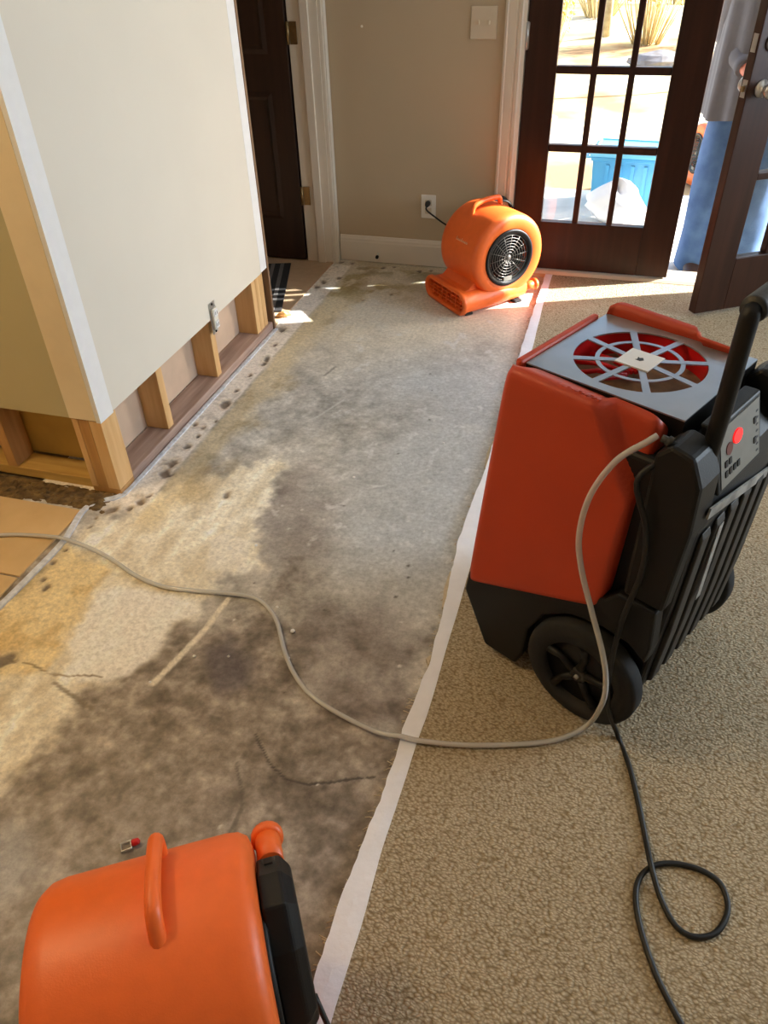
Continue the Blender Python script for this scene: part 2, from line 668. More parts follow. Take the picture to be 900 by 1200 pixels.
# cooler grey-blue middle, towards the carpet
cool = sstep(-1.0, -.5, XX + (n_a - .5) * .4) * sstep(1.2, 1.7, YY) * sstep(3.2, 2.6, YY)
blend(cool * .7, (188, 194, 200))
# purple-grey dark stain in the middle
d = sdf_poly(fpoly([(215, 610), (275, 575), (350, 548), (395, 590), (385, 650), (330, 665), (300, 645), (260, 630)]), wx_, wy_)
blend(sstep(-.08, .08, d + (n_b - .5) * .14) * .5, (128, 118, 114))
d = sdf_poly(fpoly([(205, 575), (240, 545), (335, 552), (345, 575), (280, 590), (240, 600)]), wx_, wy_)
blend(sstep(-.02, .03, d) * .55 * sstep(.42, .6, n_b), (88, 82, 80))
d = sdf_poly(fpoly([(235, 770), (262, 745), (292, 770), (285, 800), (255, 805)]), wx_, wy_)
blend(sstep(-.03, .03, d) * .6, (86, 78, 86))
# purplish patch beside the seam tape
d = sdf_poly(fpoly([(360, 720), (450, 700), (480, 760), (470, 850), (440, 880), (360, 820)]), wx_, wy_)
blend(sstep(-.06, .05, d) * .35, (122, 112, 112))
# cream plaster residue at the left
cream = fpoly([(0, 715), (80, 640), (120, 605), (170, 585), (240, 560), (330, 535), (305, 600), (295, 660), (248, 690), (232, 706), (220, 728), (172, 775), (148, 800), (118, 802), (75, 850), (0, 935), (-60, 900)])
d = sdf_poly(cream, wx_, wy_)
mcream = sstep(-.03, .04, d + (n_b - .5) * .12 + (n_c - .5) * .04)
blend(mcream * .92, (246, 238, 218))
stain += (mcream * ((vnoise(16, 4, 31, 1.6, .5) - .5) * 76 + (n_f - .5) * 60))[..., None] * np.array([.8, .95, 1.15])
# smooth lighter putty
d = sdf_poly(fpoly([(95, 800), (60, 745), (130, 690), (230, 700), (238, 715), (190, 760), (160, 798)]), wx_, wy_)
blend(sstep(-.01, .02, d) * .85, (252, 250, 246))
d = sdf_poly(fpoly([(243, 632), (262, 624), (292, 632), (286, 668), (243, 668)]), XX + wobx * .03, YY + woby * .03)
patch1 = sstep(-.004, .006, d)
blend(patch1 * .75, (240, 234, 222))
# ochre adhesive at the left
d = sdf_poly(fpoly([(-40, 745), (80, 638), (128, 668), (92, 725), (52, 785), (-10, 790)]), wx_, wy_)
och = sstep(-.02, .02, d)
blend(och * .7, (240, 216, 160))
stain -= (och * sstep(.55, .75, n_b) * 36)[..., None] * np.array([.6, .8, 1])
# pale grey patch at the left edge of the view
d = sdf_poly(fpoly([(-60, 960), (30, 965), (45, 1010), (0, 1060), (-80, 1060)]), wx_, wy_)
blend(sstep(-.04, .04, d) * .7, (176, 176, 178))
# dusty white traces in the far half
wt = sstep(.6, .8, vnoise(8, 5, 51)) * sstep(1.4, 1.8, YY)
blend(wt * .3, (214, 212, 206))
wt2 = sstep(.7, .78, vnoise(26, 4, 52)) * sstep(1.3, 1.7, YY) * sstep(-1.15, -.9, XX)
blend(wt2 * .55, (222, 222, 222))
# ochre glue along the partition, then the pale strip where the base stood
gl = sstep(-1.325, -1.30, XX + wobx * .03) * sstep(-1.15, -1.26, XX + wobx * .16) * sstep(1.5, 1.6, YY) * sstep(3.9, 3.2, YY)
blend(gl * .45, (228, 204, 150))
gl2 = sstep(.5, .66, vnoise(11, 5, 61, 1.2, .6)) * sstep(-1.05, -1.2, XX) * sstep(-1.33, -1.28, XX) * sstep(1.6, 1.75, YY)
blend(gl2 * .35, (150, 126, 84))
gr = sstep(.45, .62, vnoise(12, 5, 62)) * sstep(-.9, -1.15, XX + (n_a - .5) * .5) * sstep(3.25, 3.55, YY)
blend(gr * .6, (150, 128, 72))
gr2 = sstep(3.68, 3.76, YY + wobx * .08) * sstep(.4, .6, n_b) * sstep(3.84, 3.80, YY)
blend(gr2 * .6, (132, 118, 82))
strip = sstep(-1.318, -1.328, XX + wobx * .02) * sstep(1.58, 1.66, YY)
blend(strip * .95, (250, 243, 234))
stain -= (strip * sstep(.55, .8, n_c) * 30)[..., None]
bstrip = sstep(3.815, 3.835, YY + woby * .03)
blend(bstrip * .7, (206, 194, 172))
# straight scraped line, chalk marks, hairline cracks
HZ = np.zeros_like(XX)


def stroke(px, width, c, amt=1.0, dz=0.0, jit=0.0):
    pts = fpoly(px)
    d_ = np.full(XX.shape, 1e9)
    for a, b in zip(pts[:-1], pts[1:]):
        a, b = np.array(a), np.array(b)
        e = b - a
        x_, y_ = XX + wobx * jit, YY + woby * jit
        t = np.clip(((x_ - a[0]) * e[0] + (y_ - a[1]) * e[1]) / (e @ e), 0, 1)
        d_ = np.minimum(d_, np.hypot(x_ - a[0] - t * e[0], y_ - a[1] - t * e[1]))
    mk = sstep(width, width * .45, d_) * amt
    blend(mk, c)
    global HZ
    HZ = HZ + mk * dz


stroke([(268, 702), (240, 738), (210, 770), (180, 802)], .012, (238, 230, 214), .95, .001, .012)
stroke([(300, 868), (312, 895), (330, 913), (360, 922), (405, 918), (440, 914)], .004, (60, 54, 50), .8, -.002, .05)
stroke([(272, 900), (278, 940), (270, 985), (285, 1030)], .004, (74, 68, 62), .5, -.001, .06)
stroke([(25, 775), (48, 786), (95, 790), (125, 793)], .004, (112, 92, 66), .7, -.001, .05)
stroke([(64, 800), (85, 815), (107, 830)], .008, (120, 108, 92), .7, -.001, .02)
stroke([(405, 468), (365, 492)], .006, (212, 212, 208), .7, 0, .02)
stroke([(392, 430), (380, 440)], .008, (120, 116, 108), .6, 0, .02)
stroke([(478, 560), (500, 548), (515, 525)], .008, (210, 212, 214), .6, 0, .06)
stroke([(0, 690), (10, 700)], .01, (120, 96, 60), .5, 0, .02)
for q in range(46):
    u_, v_ = random.uniform(250, 560), random.uniform(380, 1000)
    p_ = on_floor(u_, v_)
    if p_[0] > -.33 or p_[0] < -1.1:
        continue
    r_ = random.uniform(.003, .008)
    mk = sstep(r_, r_ * .4, np.hypot(XX - p_[0] + wobx * .01, YY - p_[1] + woby * .01))
    blend(mk * .85, random.choice([(224, 222, 216), (226, 224, 220), (70, 64, 58)]))
# ragged pits left by the pulled tack strip
pits = [(321, 404, .012), (311, 421, .016), (309, 426, .012), (293, 439, .010), (276, 458, .011), (263, 475, .020), (252, 494, .008),
        (239, 501, .009), (231, 511, .009), (220, 523, .012), (202, 544, .022), (192, 558, .024), (165, 587, .020), (175, 581, .008),
        (130, 598, .018), (151, 597, .011), (266, 579, .012), (119, 600, .008), (112, 607, .006), (105, 618, .006), (229, 497, .010),
        (330, 386, .022), (400, 307, .016), (412, 309, .012), (449, 314, .014), (463, 313, .010), (490, 318, .013), (385, 309, .016),
        (505, 317, .010), (380, 330, .016), (398, 326, .012), (372, 336, .014), (425, 352, .006), (62, 660, .008), (52, 690, .012), (50, 680, .009),
        (77, 645, .007), (3, 772, .03), (458, 345, .006)]
for u_, v_, r_ in pits:
    p_ = on_floor(u_, v_)
    rr = np.hypot((XX - p_[0]) + (n_c - .5) * r_ * 1.6 + wobx * .02, (YY - p_[1]) * .75 + (n_b - .5) * r_ * 2.2)
    mk = sstep(r_ * 1.15, r_ * .55, rr)
    rim = sstep(r_ * 1.9, r_ * 1.2, rr) * (1 - mk)
    blend(rim * .3, (190, 170, 140))
    stain[:] = stain * (1 - .85 * mk[..., None]) + (srgb((112, 100, 90)) + ((n_c - .5) * 60)[..., None]) * .85 * mk[..., None]
    HZ = HZ - mk * .006
stain = np.clip(stain, 20, 250) / 255.0
lin_st = np.where(stain <= .04045, stain / 12.92, ((stain + .055) / 1.055) ** 2.4)
HZ = HZ + (n_b - .5) * .0016 + (n_c - .5) * .0006 + mcream * .0012 + patch1 * .001
verts = np.stack([XX, YY, HZ], -1).reshape(-1, 3)
ii = (np.arange(ny - 1)[:, None] * nx + np.arange(nx - 1)[None, :]).ravel()
quads = np.stack([ii, ii + 1, ii + nx + 1, ii + nx], -1).astype(np.int32)
me = bpy.data.meshes.new('floor')
me.vertices.add(len(verts))
me.vertices.foreach_set('co', verts.astype(np.float32).ravel())
me.loops.add(quads.size)
me.loops.foreach_set('vertex_index', quads.ravel())
me.polygons.add(len(quads))
me.polygons.foreach_set('loop_start', np.arange(0, quads.size, 4, dtype=np.int32))
me.update(calc_edges=True)
ca = me.color_attributes.new('stain', 'FLOAT_COLOR', 'POINT')
ca.data.foreach_set('color', np.concatenate([lin_st.reshape(-1, 3), np.ones((len(verts), 1))], 1).astype(np.float32).ravel())
me.polygons.foreach_set('use_smooth', [True] * len(quads))
me.materials.append(M_concrete)
floor = bpy.data.objects.new('floor', me)
COL.objects.link(floor)
struct(floor, 'stripped concrete slab with glue stains, pits and cream plaster residue', 'floor')

struct(boxo('floor_subslab', (-4.2, -3.2, -0.20), (3.5, BY + .16, -0.012), M_grout), 'grey slab under the whole room', 'floor')

# ---- white tape along the cut carpet
tp = MB()
tape_l = [(353, 1198), (393, 1068), (419, 1002), (449, 927), (460, 897), (471, 858), (477, 840), (502, 780), (519, 717), (530, 666), (537, 633), (552, 590), (568, 552), (609, 414), (621, 376), (638, 325)]
tape_r = [(388, 1198), (422, 1089), (446, 1002), (476, 909), (490, 867), (500, 840), (550, 669), (626, 400), (636, 359), (648, 320)]
tl = sorted([tuple(on_floor(u_, v_, CARPET + .001)[:2]) for u_, v_ in tape_l], key=lambda p: p[1])
tr_ = sorted([tuple(on_floor(u_, v_, CARPET + .001)[:2]) for u_, v_ in tape_r], key=lambda p: p[1])


def tape_x(y_, side):
    q_ = tl if side < 0 else tr_
    return float(np.interp(y_, [p[1] for p in q_], [p[0] for p in q_]))


L, Rr = [], []
for k in range(241):
    y_ = -0.6 + k * (3.885 + .6) / 240
    wl = tape_x(y_, -1) + .0012 * math.sin(y_ * 47) + random.uniform(-.0012, .0012)
    wr = tape_x(y_, 1) + .0006 * math.sin(y_ * 23)
    zz = CARPET + .0016 + .0009 * math.sin(y_ * 60) * (y_ < 1.0)
    L.append((wl, y_, CARPET + .0008 + .0004 * math.sin(y_ * 31)))
    Rr.append((wr, y_, zz))
mid = [((l[0] * .5 + r[0] * .5), l[1], CARPET + .0016 + .0006 * math.sin(l[1] * 43)) for l, r in zip(L, Rr)]
n_ = len(L)
rows = [[(p[0], p[1], p[2] - .0012) for p in L], L, mid, Rr, [(p[0], p[1], p[2] - .0012) for p in Rr]]
vv = [p for r in rows for p in r]
ff = [(i * n_ + j, i * n_ + j + 1, (i + 1) * n_ + j + 1, (i + 1) * n_ + j) for i in range(4) for j in range(n_ - 1)]
tp.add(vv, ff, False)
tag(tp.build('seam_tape', M_tape), 'long white tape strip laid along the cut carpet edge', 'tape')

# ---- carpet
cp = MB()
poly = [(tape_x(y_, -1) + .004 + .003 * math.sin(y_ * 9), y_) for y_ in np.linspace(-3.0, BY - .028, 60)] + [(3.3, BY - .028), (3.3, -3.0)]
cp.prism(poly, 2, -0.002, CARPET)
carpet = struct(cp.build('floor_carpet', M_carpet), 'beige looped carpet covering the right half of the room', 'carpet')
# frayed cut edge of the carpet peeping out from under the tape
fr = MB()
for q in range(120):
    y_ = random.choice([random.uniform(.3, 3.6), random.uniform(.5, 1.6)])
    x_ = tape_x(y_, -1) + random.uniform(-.004, .004)
    a_ = random.uniform(-1, 1)
    l_ = random.uniform(.006, .02)
    fr.tube([(x_ + .012, y_, .008), (x_ - l_ * .3, y_ + a_ * .006, .009), (x_ - l_ * .8, y_ + a_ * .012, .003 + random.random() * .004)], .0012, 4)
for y0_, y1_ in ((1.42, 1.60), (1.22, 1.28), (2.1, 2.3)):
    pr_ = [(tape_x(y0_, -1) + .008, y0_), (tape_x(y0_ + .02, -1) - .006, y0_ + .02), (tape_x((y0_ + y1_) / 2, -1) - .012, (y0_ + y1_) / 2), (tape_x(y1_ - .02, -1) - .006, y1_ - .02), (tape_x(y1_, -1) + .008, y1_)]
    fr.prism(pr_, 2, .001, .010)
o = fr.build('frayed_edge', M_fray, carpet)
o['kind'] = 'stuff'

# ---- tan tiles at the left, rubble and metal edge
tiles = struct(boxo('floor_tiles', (-4.0, -2.0, -0.012), (-1.500, 1.600, -0.003), M_grout), 'tan tiled floor left of the grey metal edge', 'floor')
tm = MB().box((-.160, -.160, 0), (.160, .160, .008))
t0 = tm.build('tile', M_tile, tiles, bevel=.002)
first = True
for i in range(7):
    for j in range(8):
        x_ = -1.668 - i * .327
        y_ = 1.415 - j * .327
        t_ = t0 if first else t0.copy()
        if not first:
            COL.objects.link(t_)
        first = False
        t_.location = (x_, y_, -.003 + random.uniform(-.0006, .0006))
        t_.rotation_euler = (random.uniform(-.002, .002), random.uniform(-.002, .002), 0)
rb = MB()
nrx, nry = 130, 14
vv = []
for j in range(nry):
    for i in range(nrx):
        x_ = -3.0 + 1.56 * i / (nrx - 1)
        y_ = 1.578 + .118 * j / (nry - 1)
        e_ = min(j, nry - 1 - j, nrx - 1 - i) / 3
        vv.append((x_ + random.uniform(-.004, .004), y_ + random.uniform(-.003, .003), -.004 + min(1, e_) * random.uniform(.004, .018)))
rb.add(vv, [(j * nrx + i, j * nrx + i + 1, (j + 1) * nrx + i + 1, (j + 1) * nrx + i) for j in range(nry - 1) for i in range(nrx - 1)], False)
o = rb.build('mortar_rubble', M_rubble)
tag(o, 'dark crumbled mortar rubble along the foot of the opened wall corner', 'rubble', kind='stuff')

ed = MB()
edge_px = [(-60, 775), (-20, 733), (0, 712), (40, 672), (75, 635), (95, 603), (112, 590), (143, 581)]
pts = [on_floor(*p) for p in edge_px]
pts = [(p[0], p[1]) for p in pts] + [(WX + .008, 1.80), (WX + .010, 2.2), (WX + .011, 2.6), (WX + .012, 2.99)]
pts = [(-1.487, .2), (-1.486, .7)] + pts[1:]
cl = catmull([(p[0], p[1], 0) for p in pts], 6)
rA, rB, rC, rD = [], [], [], []
for i, p in enumerate(cl):
    a = np.array(cl[max(i - 1, 0)])
    b = np.array(cl[min(i + 1, len(cl) - 1)])
    t = (b - a) / np.linalg.norm(b - a)
    n = np.array([-t[1], t[0], 0])
    w_ = .009 if p[1] < 1.7 else .006
    p = np.array(p)
    rA.append(p + n * w_ + [0, 0, -.002]); rB.append(p + n * w_ + [0, 0, .007]); rC.append(p - n * w_ + [0, 0, .005]); rD.append(p - n * w_ + [0, 0, -.002])
rings = [[tuple(a), tuple(b), tuple(c), tuple(d_)] for a, b, c, d_ in zip(rA, rB, rC, rD)]
ed.rings(rings, smooth=False)
tag(ed.build('edge_strip', M_edge), 'thin grey metal edging strip curving along the tan tiles to the wall corner', 'edging')

# ---- opened partition (left)
wl = struct(boxo('wall_left', (WX - .015, 1.752, CUT), (WX, 2.925, CEIL), M_paint), 'cream partition wall cut off above its bare studs', 'wall')
boxo('unpainted_strip', (WX - .015, 1.681, CUT - .006), (WX + .0008, 1.752, CEIL), M_bare, wl)
boxo('unpainted_strip', (WX - .015, 2.925, CUT + .004), (WX + .0008, 2.986, CEIL), M_bare, wl)
boxo('back_panel', (WX - .120, 1.790, .036), (WX - .106, 2.984, CEIL), M_gyp, wl)
boxo('sill_plate', (WX - .104, 1.766, 0), (WX - .004, 2.99, .036), M_plate, wl, bevel=.003)
for y0, y1 in ((2.040, 2.078), (2.445, 2.483), (2.850, 2.888), (2.890, 2.928), (2.930, 2.966)):
    boxo('stud', (WX - .106, y0, .036), (WX - .0155, y1, CEIL), M_stud, wl, bevel=.002)
wc = struct(boxo('wall_corner', (-4.0, 1.681, CUT), (-1.536, 1.695, CEIL), M_paint_lamp), 'wall with warm lamplight put in its colour, facing the camera left of the partition corner', 'wall')
boxo('unpainted_strip', (-1.536, 1.6802, CUT), (WX - .0152, 1.695, CEIL), M_bare_lamp, wc)
boxo('back_panel', (-4.0, 1.80, .036), (WX - .121, 1.812, CEIL), M_gyp_lamp, wc)
boxo('sill_plate', (-4.0, 1.70, 0), (-1.536, 1.79, .036), M_plate_lamp, wc, bevel=.003)
for x0, x1, m_ in ((-1.534, -1.512, M_stud), (-1.511, -1.473, M_stud_dark), (-1.472, WX - .002, M_stud)):
    boxo('stud', (x0, 1.684 if m_ is M_stud_dark else 1.6825, .022), (x1, 1.765, CUT - .003), m_, wc, bevel=.002)
boxo('post_plate', (-1.534, 1.684, .0), (WX - .002, 1.765, .0215), M_stud_dark, wc, bevel=.002)
for x0 in (-1.872, -2.276, -2.680):
    boxo('stud', (x0, 1.70, .036), (x0 + .038, 1.79, CEIL), M_stud_dark, wc, bevel=.002)
o = boxo('trim_1', (WX - .135, 2.987, 0), (WX + .004, 3.003, 2.07), M_jamb, None, bevel=.002)
struct(o, 'thin raw wood jamb edge at the far end of the partition', 'jamb')

# ---- hall doorway and the dark hall beyond
struct(boxo('wall_hall', (WX - .135, 2.99, 2.07), (WX, BY, CEIL), M_paint), 'header wall over the hall doorway', 'wall')
tj = empty('trim_2', (WX - .07, 3.85, 0))
struct(tj, 'cream door frame with hinges beside the dark hall door', 'door frame')


def rel(o, root):
    o.parent = root
    o.matrix_parent_inverse = Matrix.Identity(4)
    o.location = Vector(o.location) - Vector(root.location)
    return o


rel(boxo('jamb', (WX - .150, 3.838, 0), (WX - .004, 3.856, 2.07), M_trim), tj)
rel(boxo('door_stop', (WX - .085, 3.826, 0), (WX - .045, 3.838, 2.07), M_trim, bevel=.002), tj)
rel(boxo('casing', (WX - .004, 3.844, 0), (WX + .016, BY - .002, 2.13), M_trim, bevel=.004), tj)
rel(boxo('casing_bead', (WX + .016, 3.850, 0), (WX + .022, 3.872, 2.12), M_trim, bevel=.002), tj)
for z_ in (.30, 1.02, 1.78):
    hg = MB().box((WX - .142, 3.832, z_), (WX - .108, 3.8378, z_ + .09))
    hg.tube([(WX - .150, 3.829, z_), (WX - .150, 3.829, z_ + .09)], .007, 10)
    rel(hg.build('hinge', M_brass), tj)

dr = empty('door_3', (WX - .160, 3.845, 0))
struct(dr, 'dark panelled door standing open in the hall', 'door')
DW, DH_ = .80, 2.03
leaf = MB()
leaf.box((-DW, -.016, .012), (0, .016, DH_))
leaf.build('leaf', M_dark2, dr, bevel=.002)
for (x0, x1) in ((-.36, -.10), (-.70, -.44)):
    for (z0, z1) in ((.22, .82), (.98, 1.60), (1.70, 1.92)):
        p_ = MB()
        ring0 = [(x0, -.0162, z0), (x1, -.0162, z0), (x1, -.0162, z1), (x0, -.0162, z1)]
        ring1 = [(x0 + .02, -.022, z0 + .02), (x1 - .02, -.022, z0 + .02), (x1 - .02, -.022, z1 - .02), (x0 + .02, -.022, z1 - .02)]
        ring2 = [(x0 + .035, -.017, z0 + .035), (x1 - .035, -.017, z0 + .035), (x1 - .035, -.017, z1 - .035), (x0 + .035, -.017, z1 - .035)]
        p_.rings([ring0, ring1, ring2], cap0=False, smooth=False)
        p_.build('raised_panel', M_dark2, dr)
kn = MB()
kn.lathe_x([(0, .001), (0, .024), (.012, .022), (.02, .012), (.045, .012), (.052, .026), (.07, .026), (.078, .001)], 0, 0, 20)
k_ = kn.build('door_knob', M_brass, dr)
k_.rotation_euler = (0, 0, -math.pi / 2)
k_.location = (-DW + .07, -.0165, .95)

struct(boxo('floor_hall', (-3.2, 2.4, -.012), (WX - .006, BY, .004), M_hallfloor), 'tan hall floor behind the doorway', 'floor')
struct(boxo('wall_hall_side', (-3.22, 1.82, 0), (-3.2, BY + .1, CEIL), M_paint_tan), 'far side wall of the hall', 'wall')

mt = empty('door_mat', (-1.72, 3.42, .0042), 0)
ex = np.array([-1.472 + 1.656, 3.169 - 3.756]); ex /= np.linalg.norm(ex)
ang = math.atan2(ex[1], ex[0])
mt.rotation_euler = (0, 0, ang)
mt.location = (-1.564 - .25 * .954, 3.462 - .25 * .30, .0042)
tag(mt, 'black striped mat on the hall floor in front of the dark door', 'mat')
boxo('mat_base', (-.315, -.26, 0), (.315, .26, .008), M_mat, mt, bevel=.003)
for y_ in (.215, .165, -.165, -.215):
    boxo('stripe', (-.305, y_ - .010, .0082), (.305, y_ + .010, .0098), M_matgrey, mt)

# ---- back wall, baseboard, french door frame
XL, XR = -0.492, 1.078
struct(boxo('wall_back', (-3.2, BY, 0), (XL, BY + .16, CEIL), M_paint_tan), 'taupe back wall left of the glass doors', 'wall')
struct(boxo('wall_back_right', (XR, BY, 0), (3.45, BY + .16, CEIL), M_paint_tan), 'taupe back wall right of the glass doors', 'wall')
struct(boxo('wall_header', (XL, BY, 2.075), (XR, BY + .16, CEIL), M_paint_tan), 'taupe wall above the glass doors', 'wall')
bb = MB()
prof = [(BY, .004), (BY - .016, .004), (BY - .016, .105), (BY - .013, .112), (BY - .013, .120), (BY - .009, .128), (BY - .006, .136), (BY, .137)]
bb.prism(prof, 0, -1.404, -.588)
struct(bb.build('baseboard_back', M_trim), 'tall white baseboard along the back wall', 'baseboard')
struct(MB().prism(prof, 0, XR + .09, 3.3).build('baseboard_back_right', M_trim), 'white baseboard right of the glass doors', 'baseboard')


def casing(name, x0, x1, label, flip=False):
    c = MB()
    w_ = x1 - x0
    pr_ = [(0, 0), (0, -.012), (.10, -.017), (.16, -.014), (.24, -.016), (.52, -.021), (.60, -.018), (.66, -.024), (.80, -.027), (.86, -.022), (1, -.020), (1, 0)]
    poly = [((x0 + t * w_) if not flip else (x1 - t * w_), BY + d_ * 1.0) for t, d_ in pr_]
    c.prism(poly, 2, 0, 2.16)
    return struct(c.build(name, M_trim), label, 'trim')


casing('trim_3', -.586, XL, 'fluted white casing at the left of the glass doors')
casing('trim_4', XR, XR + .094, 'fluted white casing at the right of the glass doors', True)
struct(boxo('trim_5', (-.586, BY - .022, 2.07), (XR + .094, BY, 2.16), M_trim, bevel=.003), 'white head casing over the glass doors', 'trim')
th = MB()
th.prism([(BY - .03, .0), (BY - .03, .018), (BY - .015, .028), (BY + .13, .026), (BY + .155, .01), (BY + .155, .0)], 0, XL, XR)
struct(th.build('trim_6', M_ivory), 'pale threshold under the glass doors', 'threshold')

wlk = MB()
wlk.box((-.738, BY - .006, 1.038), (-.622, BY, 1.162))
sp = tag(wlk.build('switch_plate', M_ivory, None, bevel=.003), 'ivory double switch plate high on the taupe wall', 'switch')
for x_ in (-.703, -.657):
    boxo('toggle', (x_ - .005, BY - .016, 1.094), (x_ + .005, BY - .006, 1.110), M_ivory, sp, bevel=.002)
ot = empty('wall_outlet', (-.92, BY, .307))
tag(ot, 'white wall outlet with a black plug above the baseboard', 'outlet')
boxo('cover_plate', (-.038, -.006, -.058), (.038, 0, .058), M_white, ot, bevel=.003)
for z_ in (-.02, .02):
    boxo('socket', (-.017, -.009, z_ - .014), (.017, -.006, z_ + .014), M_ivory, ot, bevel=.003)
ds = MB()
q = on_plane(443, 293, (0, BY - .018, 0), (0, 1, 0))
ds.tube([(q[0], BY - .016, .05), (q[0] + .004, BY - .05, .047)], .006, 8)
dso = tag(ds.build('door_bumper', M_white), 'small white door bumper stub on the back baseboard', 'door stop')
MB().tube([(q[0] + .004, BY - .05, .047), (q[0] + .005, BY - .06, .046)], .009, 10).build('rubber_tip', M_rubber, dso)
q = on_plane(424, 31, (0, BY, 0), (0, 1, 0))
wa = MB()
wa.tube([(q[0], BY + .004, q[2]), (q[0], BY - .004, q[2] + .001)], [.006, .005], 10)
tag(wa.build('wall_anchor', M_white), 'tiny white screw anchor left in the taupe wall', 'anchor')

# ---- french doors
GZ = [.268, .604, .924, 1.260, 1.596, 1.932]


def french_leaf(name, loc, rz, label, hardware):
    root = empty(name, loc, rz)
    struct(root, label, 'door')
    W, T = .778, .0225
    s0, s1 = .140, .150
    boxo('stile', (0, -T, .034), (s0, T, 2.045), M_dark, root, bevel=.003)
    boxo('stile', (W - s1, -T, .034), (W, T, 2.045), M_dark, root, bevel=.003)
    boxo('bottom_rail', (s0, -T, .034), (W - s1, T, GZ[0]), M_dark, root, bevel=.003)
    boxo('top_rail', (s0, -T, GZ[-1]), (W - s1, T, 2.045), M_dark, root, bevel=.003)
    gw = W - s0 - s1
    mw = .014
    for k in (1, 2):
        x_ = s0 + gw * k / 3
        boxo('muntin', (x_ - mw, -T * .9, GZ[0]), (x_ + mw, T * .9, GZ[-1]), M_dark, root, bevel=.005)
    for z_ in GZ[1:-1]:
        boxo('muntin', (s0, -T * .88, z_ - mw - .002), (W - s1, T * .88, z_ + mw + .002), M_dark, root, bevel=.005)
    proto = None
    for k in range(3):
        for j in range(5):
            if proto is None:
                proto = MB().box((-gw / 6, -.0025, -.5), (gw / 6, .0025, .5)).build('pane', M_glass, root)
                p_ = proto
            else:
                p_ = proto.copy()
                COL.objects.link(p_)
            p_.location = (s0 + gw * (k + .5) / 3, 0, (GZ[j] + GZ[j + 1]) / 2)
            p_.scale = (1, 1, GZ[j + 1] - GZ[j])
    if hardware:
        zk = .93
        for s in (1, -1):
            k_ = MB().lathe_x([(0, .001), (0, .031), (.006, .031), (.010, .014), (.034, .012), (.040, .024), (.050, .030), (.062, .027), (.068, .001)], 0, 0, 24).build('door_knob', M_chrome, root)
            k_.location = (W - .062, s * T, zk)
            k_.rotation_euler = (0, 0, s * math.pi / 2)
            k_ = MB().lathe_x([(0, .001), (0, .030), (.010, .029), (.016, .022), (.022, .001)], 0, 0, 24).build('deadbolt', M_chrome, root)
            k_.location = (W - .062, s * T, zk + .15)
            k_.rotation_euler = (0, 0, s * math.pi / 2)
        boxo('latch_plate', (W - .001, -.013, zk - .03), (W + .0012, .013, zk + .03), M_chrome, root)
        boxo('latch_bolt', (W + .0012, -.007, zk - .010), (W + .010, .007, zk + .010), M_brass, root, bevel=.002)
        boxo('latch_plate', (W - .001, -.013, zk + .12), (W + .0012, .013, zk + .18), M_chrome, root)
    else:
        boxo('strike_plate', (W - .001, -.012, .90), (W + .0012, .012, .96), M_chrome, root)
        for z_ in (.17, 1.0, 1.82):
            hg = MB()
            hg.tube([(.001, -T - .004, z_), (.001, -T - .004, z_ + .105)], .0065, 10)
            hg.box((-.001, -T - .001, z_ + .003), (.010, -T + .001, z_ + .102))
            hg.build('hinge', M_chrome, root)
    return root


french_leaf('door_1', (XL + .004, BY + .0225, 0), 0, 'closed dark glass door leaf behind the far orange fan', False)
a_ = math.radians(180 + 32.5)
ux, uy = math.cos(a_), math.sin(a_)
nxx, nyy = -uy, ux            # local y axis (room face)
free = np.array([.409, 3.495]) - np.array([nxx, nyy]) * .0225
hinge = free - np.array([ux, uy]) * .778
french_leaf('door_2', (hinge[0], hinge[1], 0), a_, 'open dark glass door leaf with knob and deadbolt at the right', True)

# ---- the rest of the room (outside the picture)
struct(boxo('ceiling', (-4.2, -3.2, CEIL), (3.5, BY + .16, CEIL + .1), M_ceiling), 'white ceiling', 'ceiling')
wr = empty('wall_right', (3.3, 0, 0))
struct(wr, 'cream right wall with a wide window', 'wall')
for a, b in (((0, -3.0, 0), (.12, 1.75, CEIL)), ((0, 3.75, 0), (.12, BY, CEIL)), ((0, 1.75, 0), (.12, 3.75, .7)), ((0, 1.75, 2.2), (.12, 3.75, CEIL))):
    boxo('wall_panel', a, b, M_paint, wr)
w1 = empty('window_1', (3.36, 2.75, 1.45))
struct(w1, 'wide white framed window in the right wall', 'window')
for a, b in (((-.03, -1.0, -.75), (.03, -.95, .75)), ((-.03, .95, -.75), (.03, 1.0, .75)), ((-.03, -.95, -.75), (.03, .95, -.70)), ((-.03, -.95, .70), (.03, .95, .75)), ((-.02, -.02, -.70), (.02, .02, .70))):
    boxo('window_frame', a, b, M_trim, w1)
struct(boxo('wall_sun_screen', (4.7, -3.0, -.2), (4.9, 5.0, 4.2), M_paint), 'unseen cream wall added outside to block sun from the right window', 'wall')  # added wall, out of view, keeps direct sun off the right window
struct(boxo('wall_front', (-4.2, -3.1, 0), (3.4, -3.0, CEIL), M_paint), 'cream wall behind the camera', 'wall')
struct(boxo('wall_left_room', (-4.1, -3.0, 0), (-4.0, 1.82, CEIL), M_paint), 'cream far left wall', 'wall')

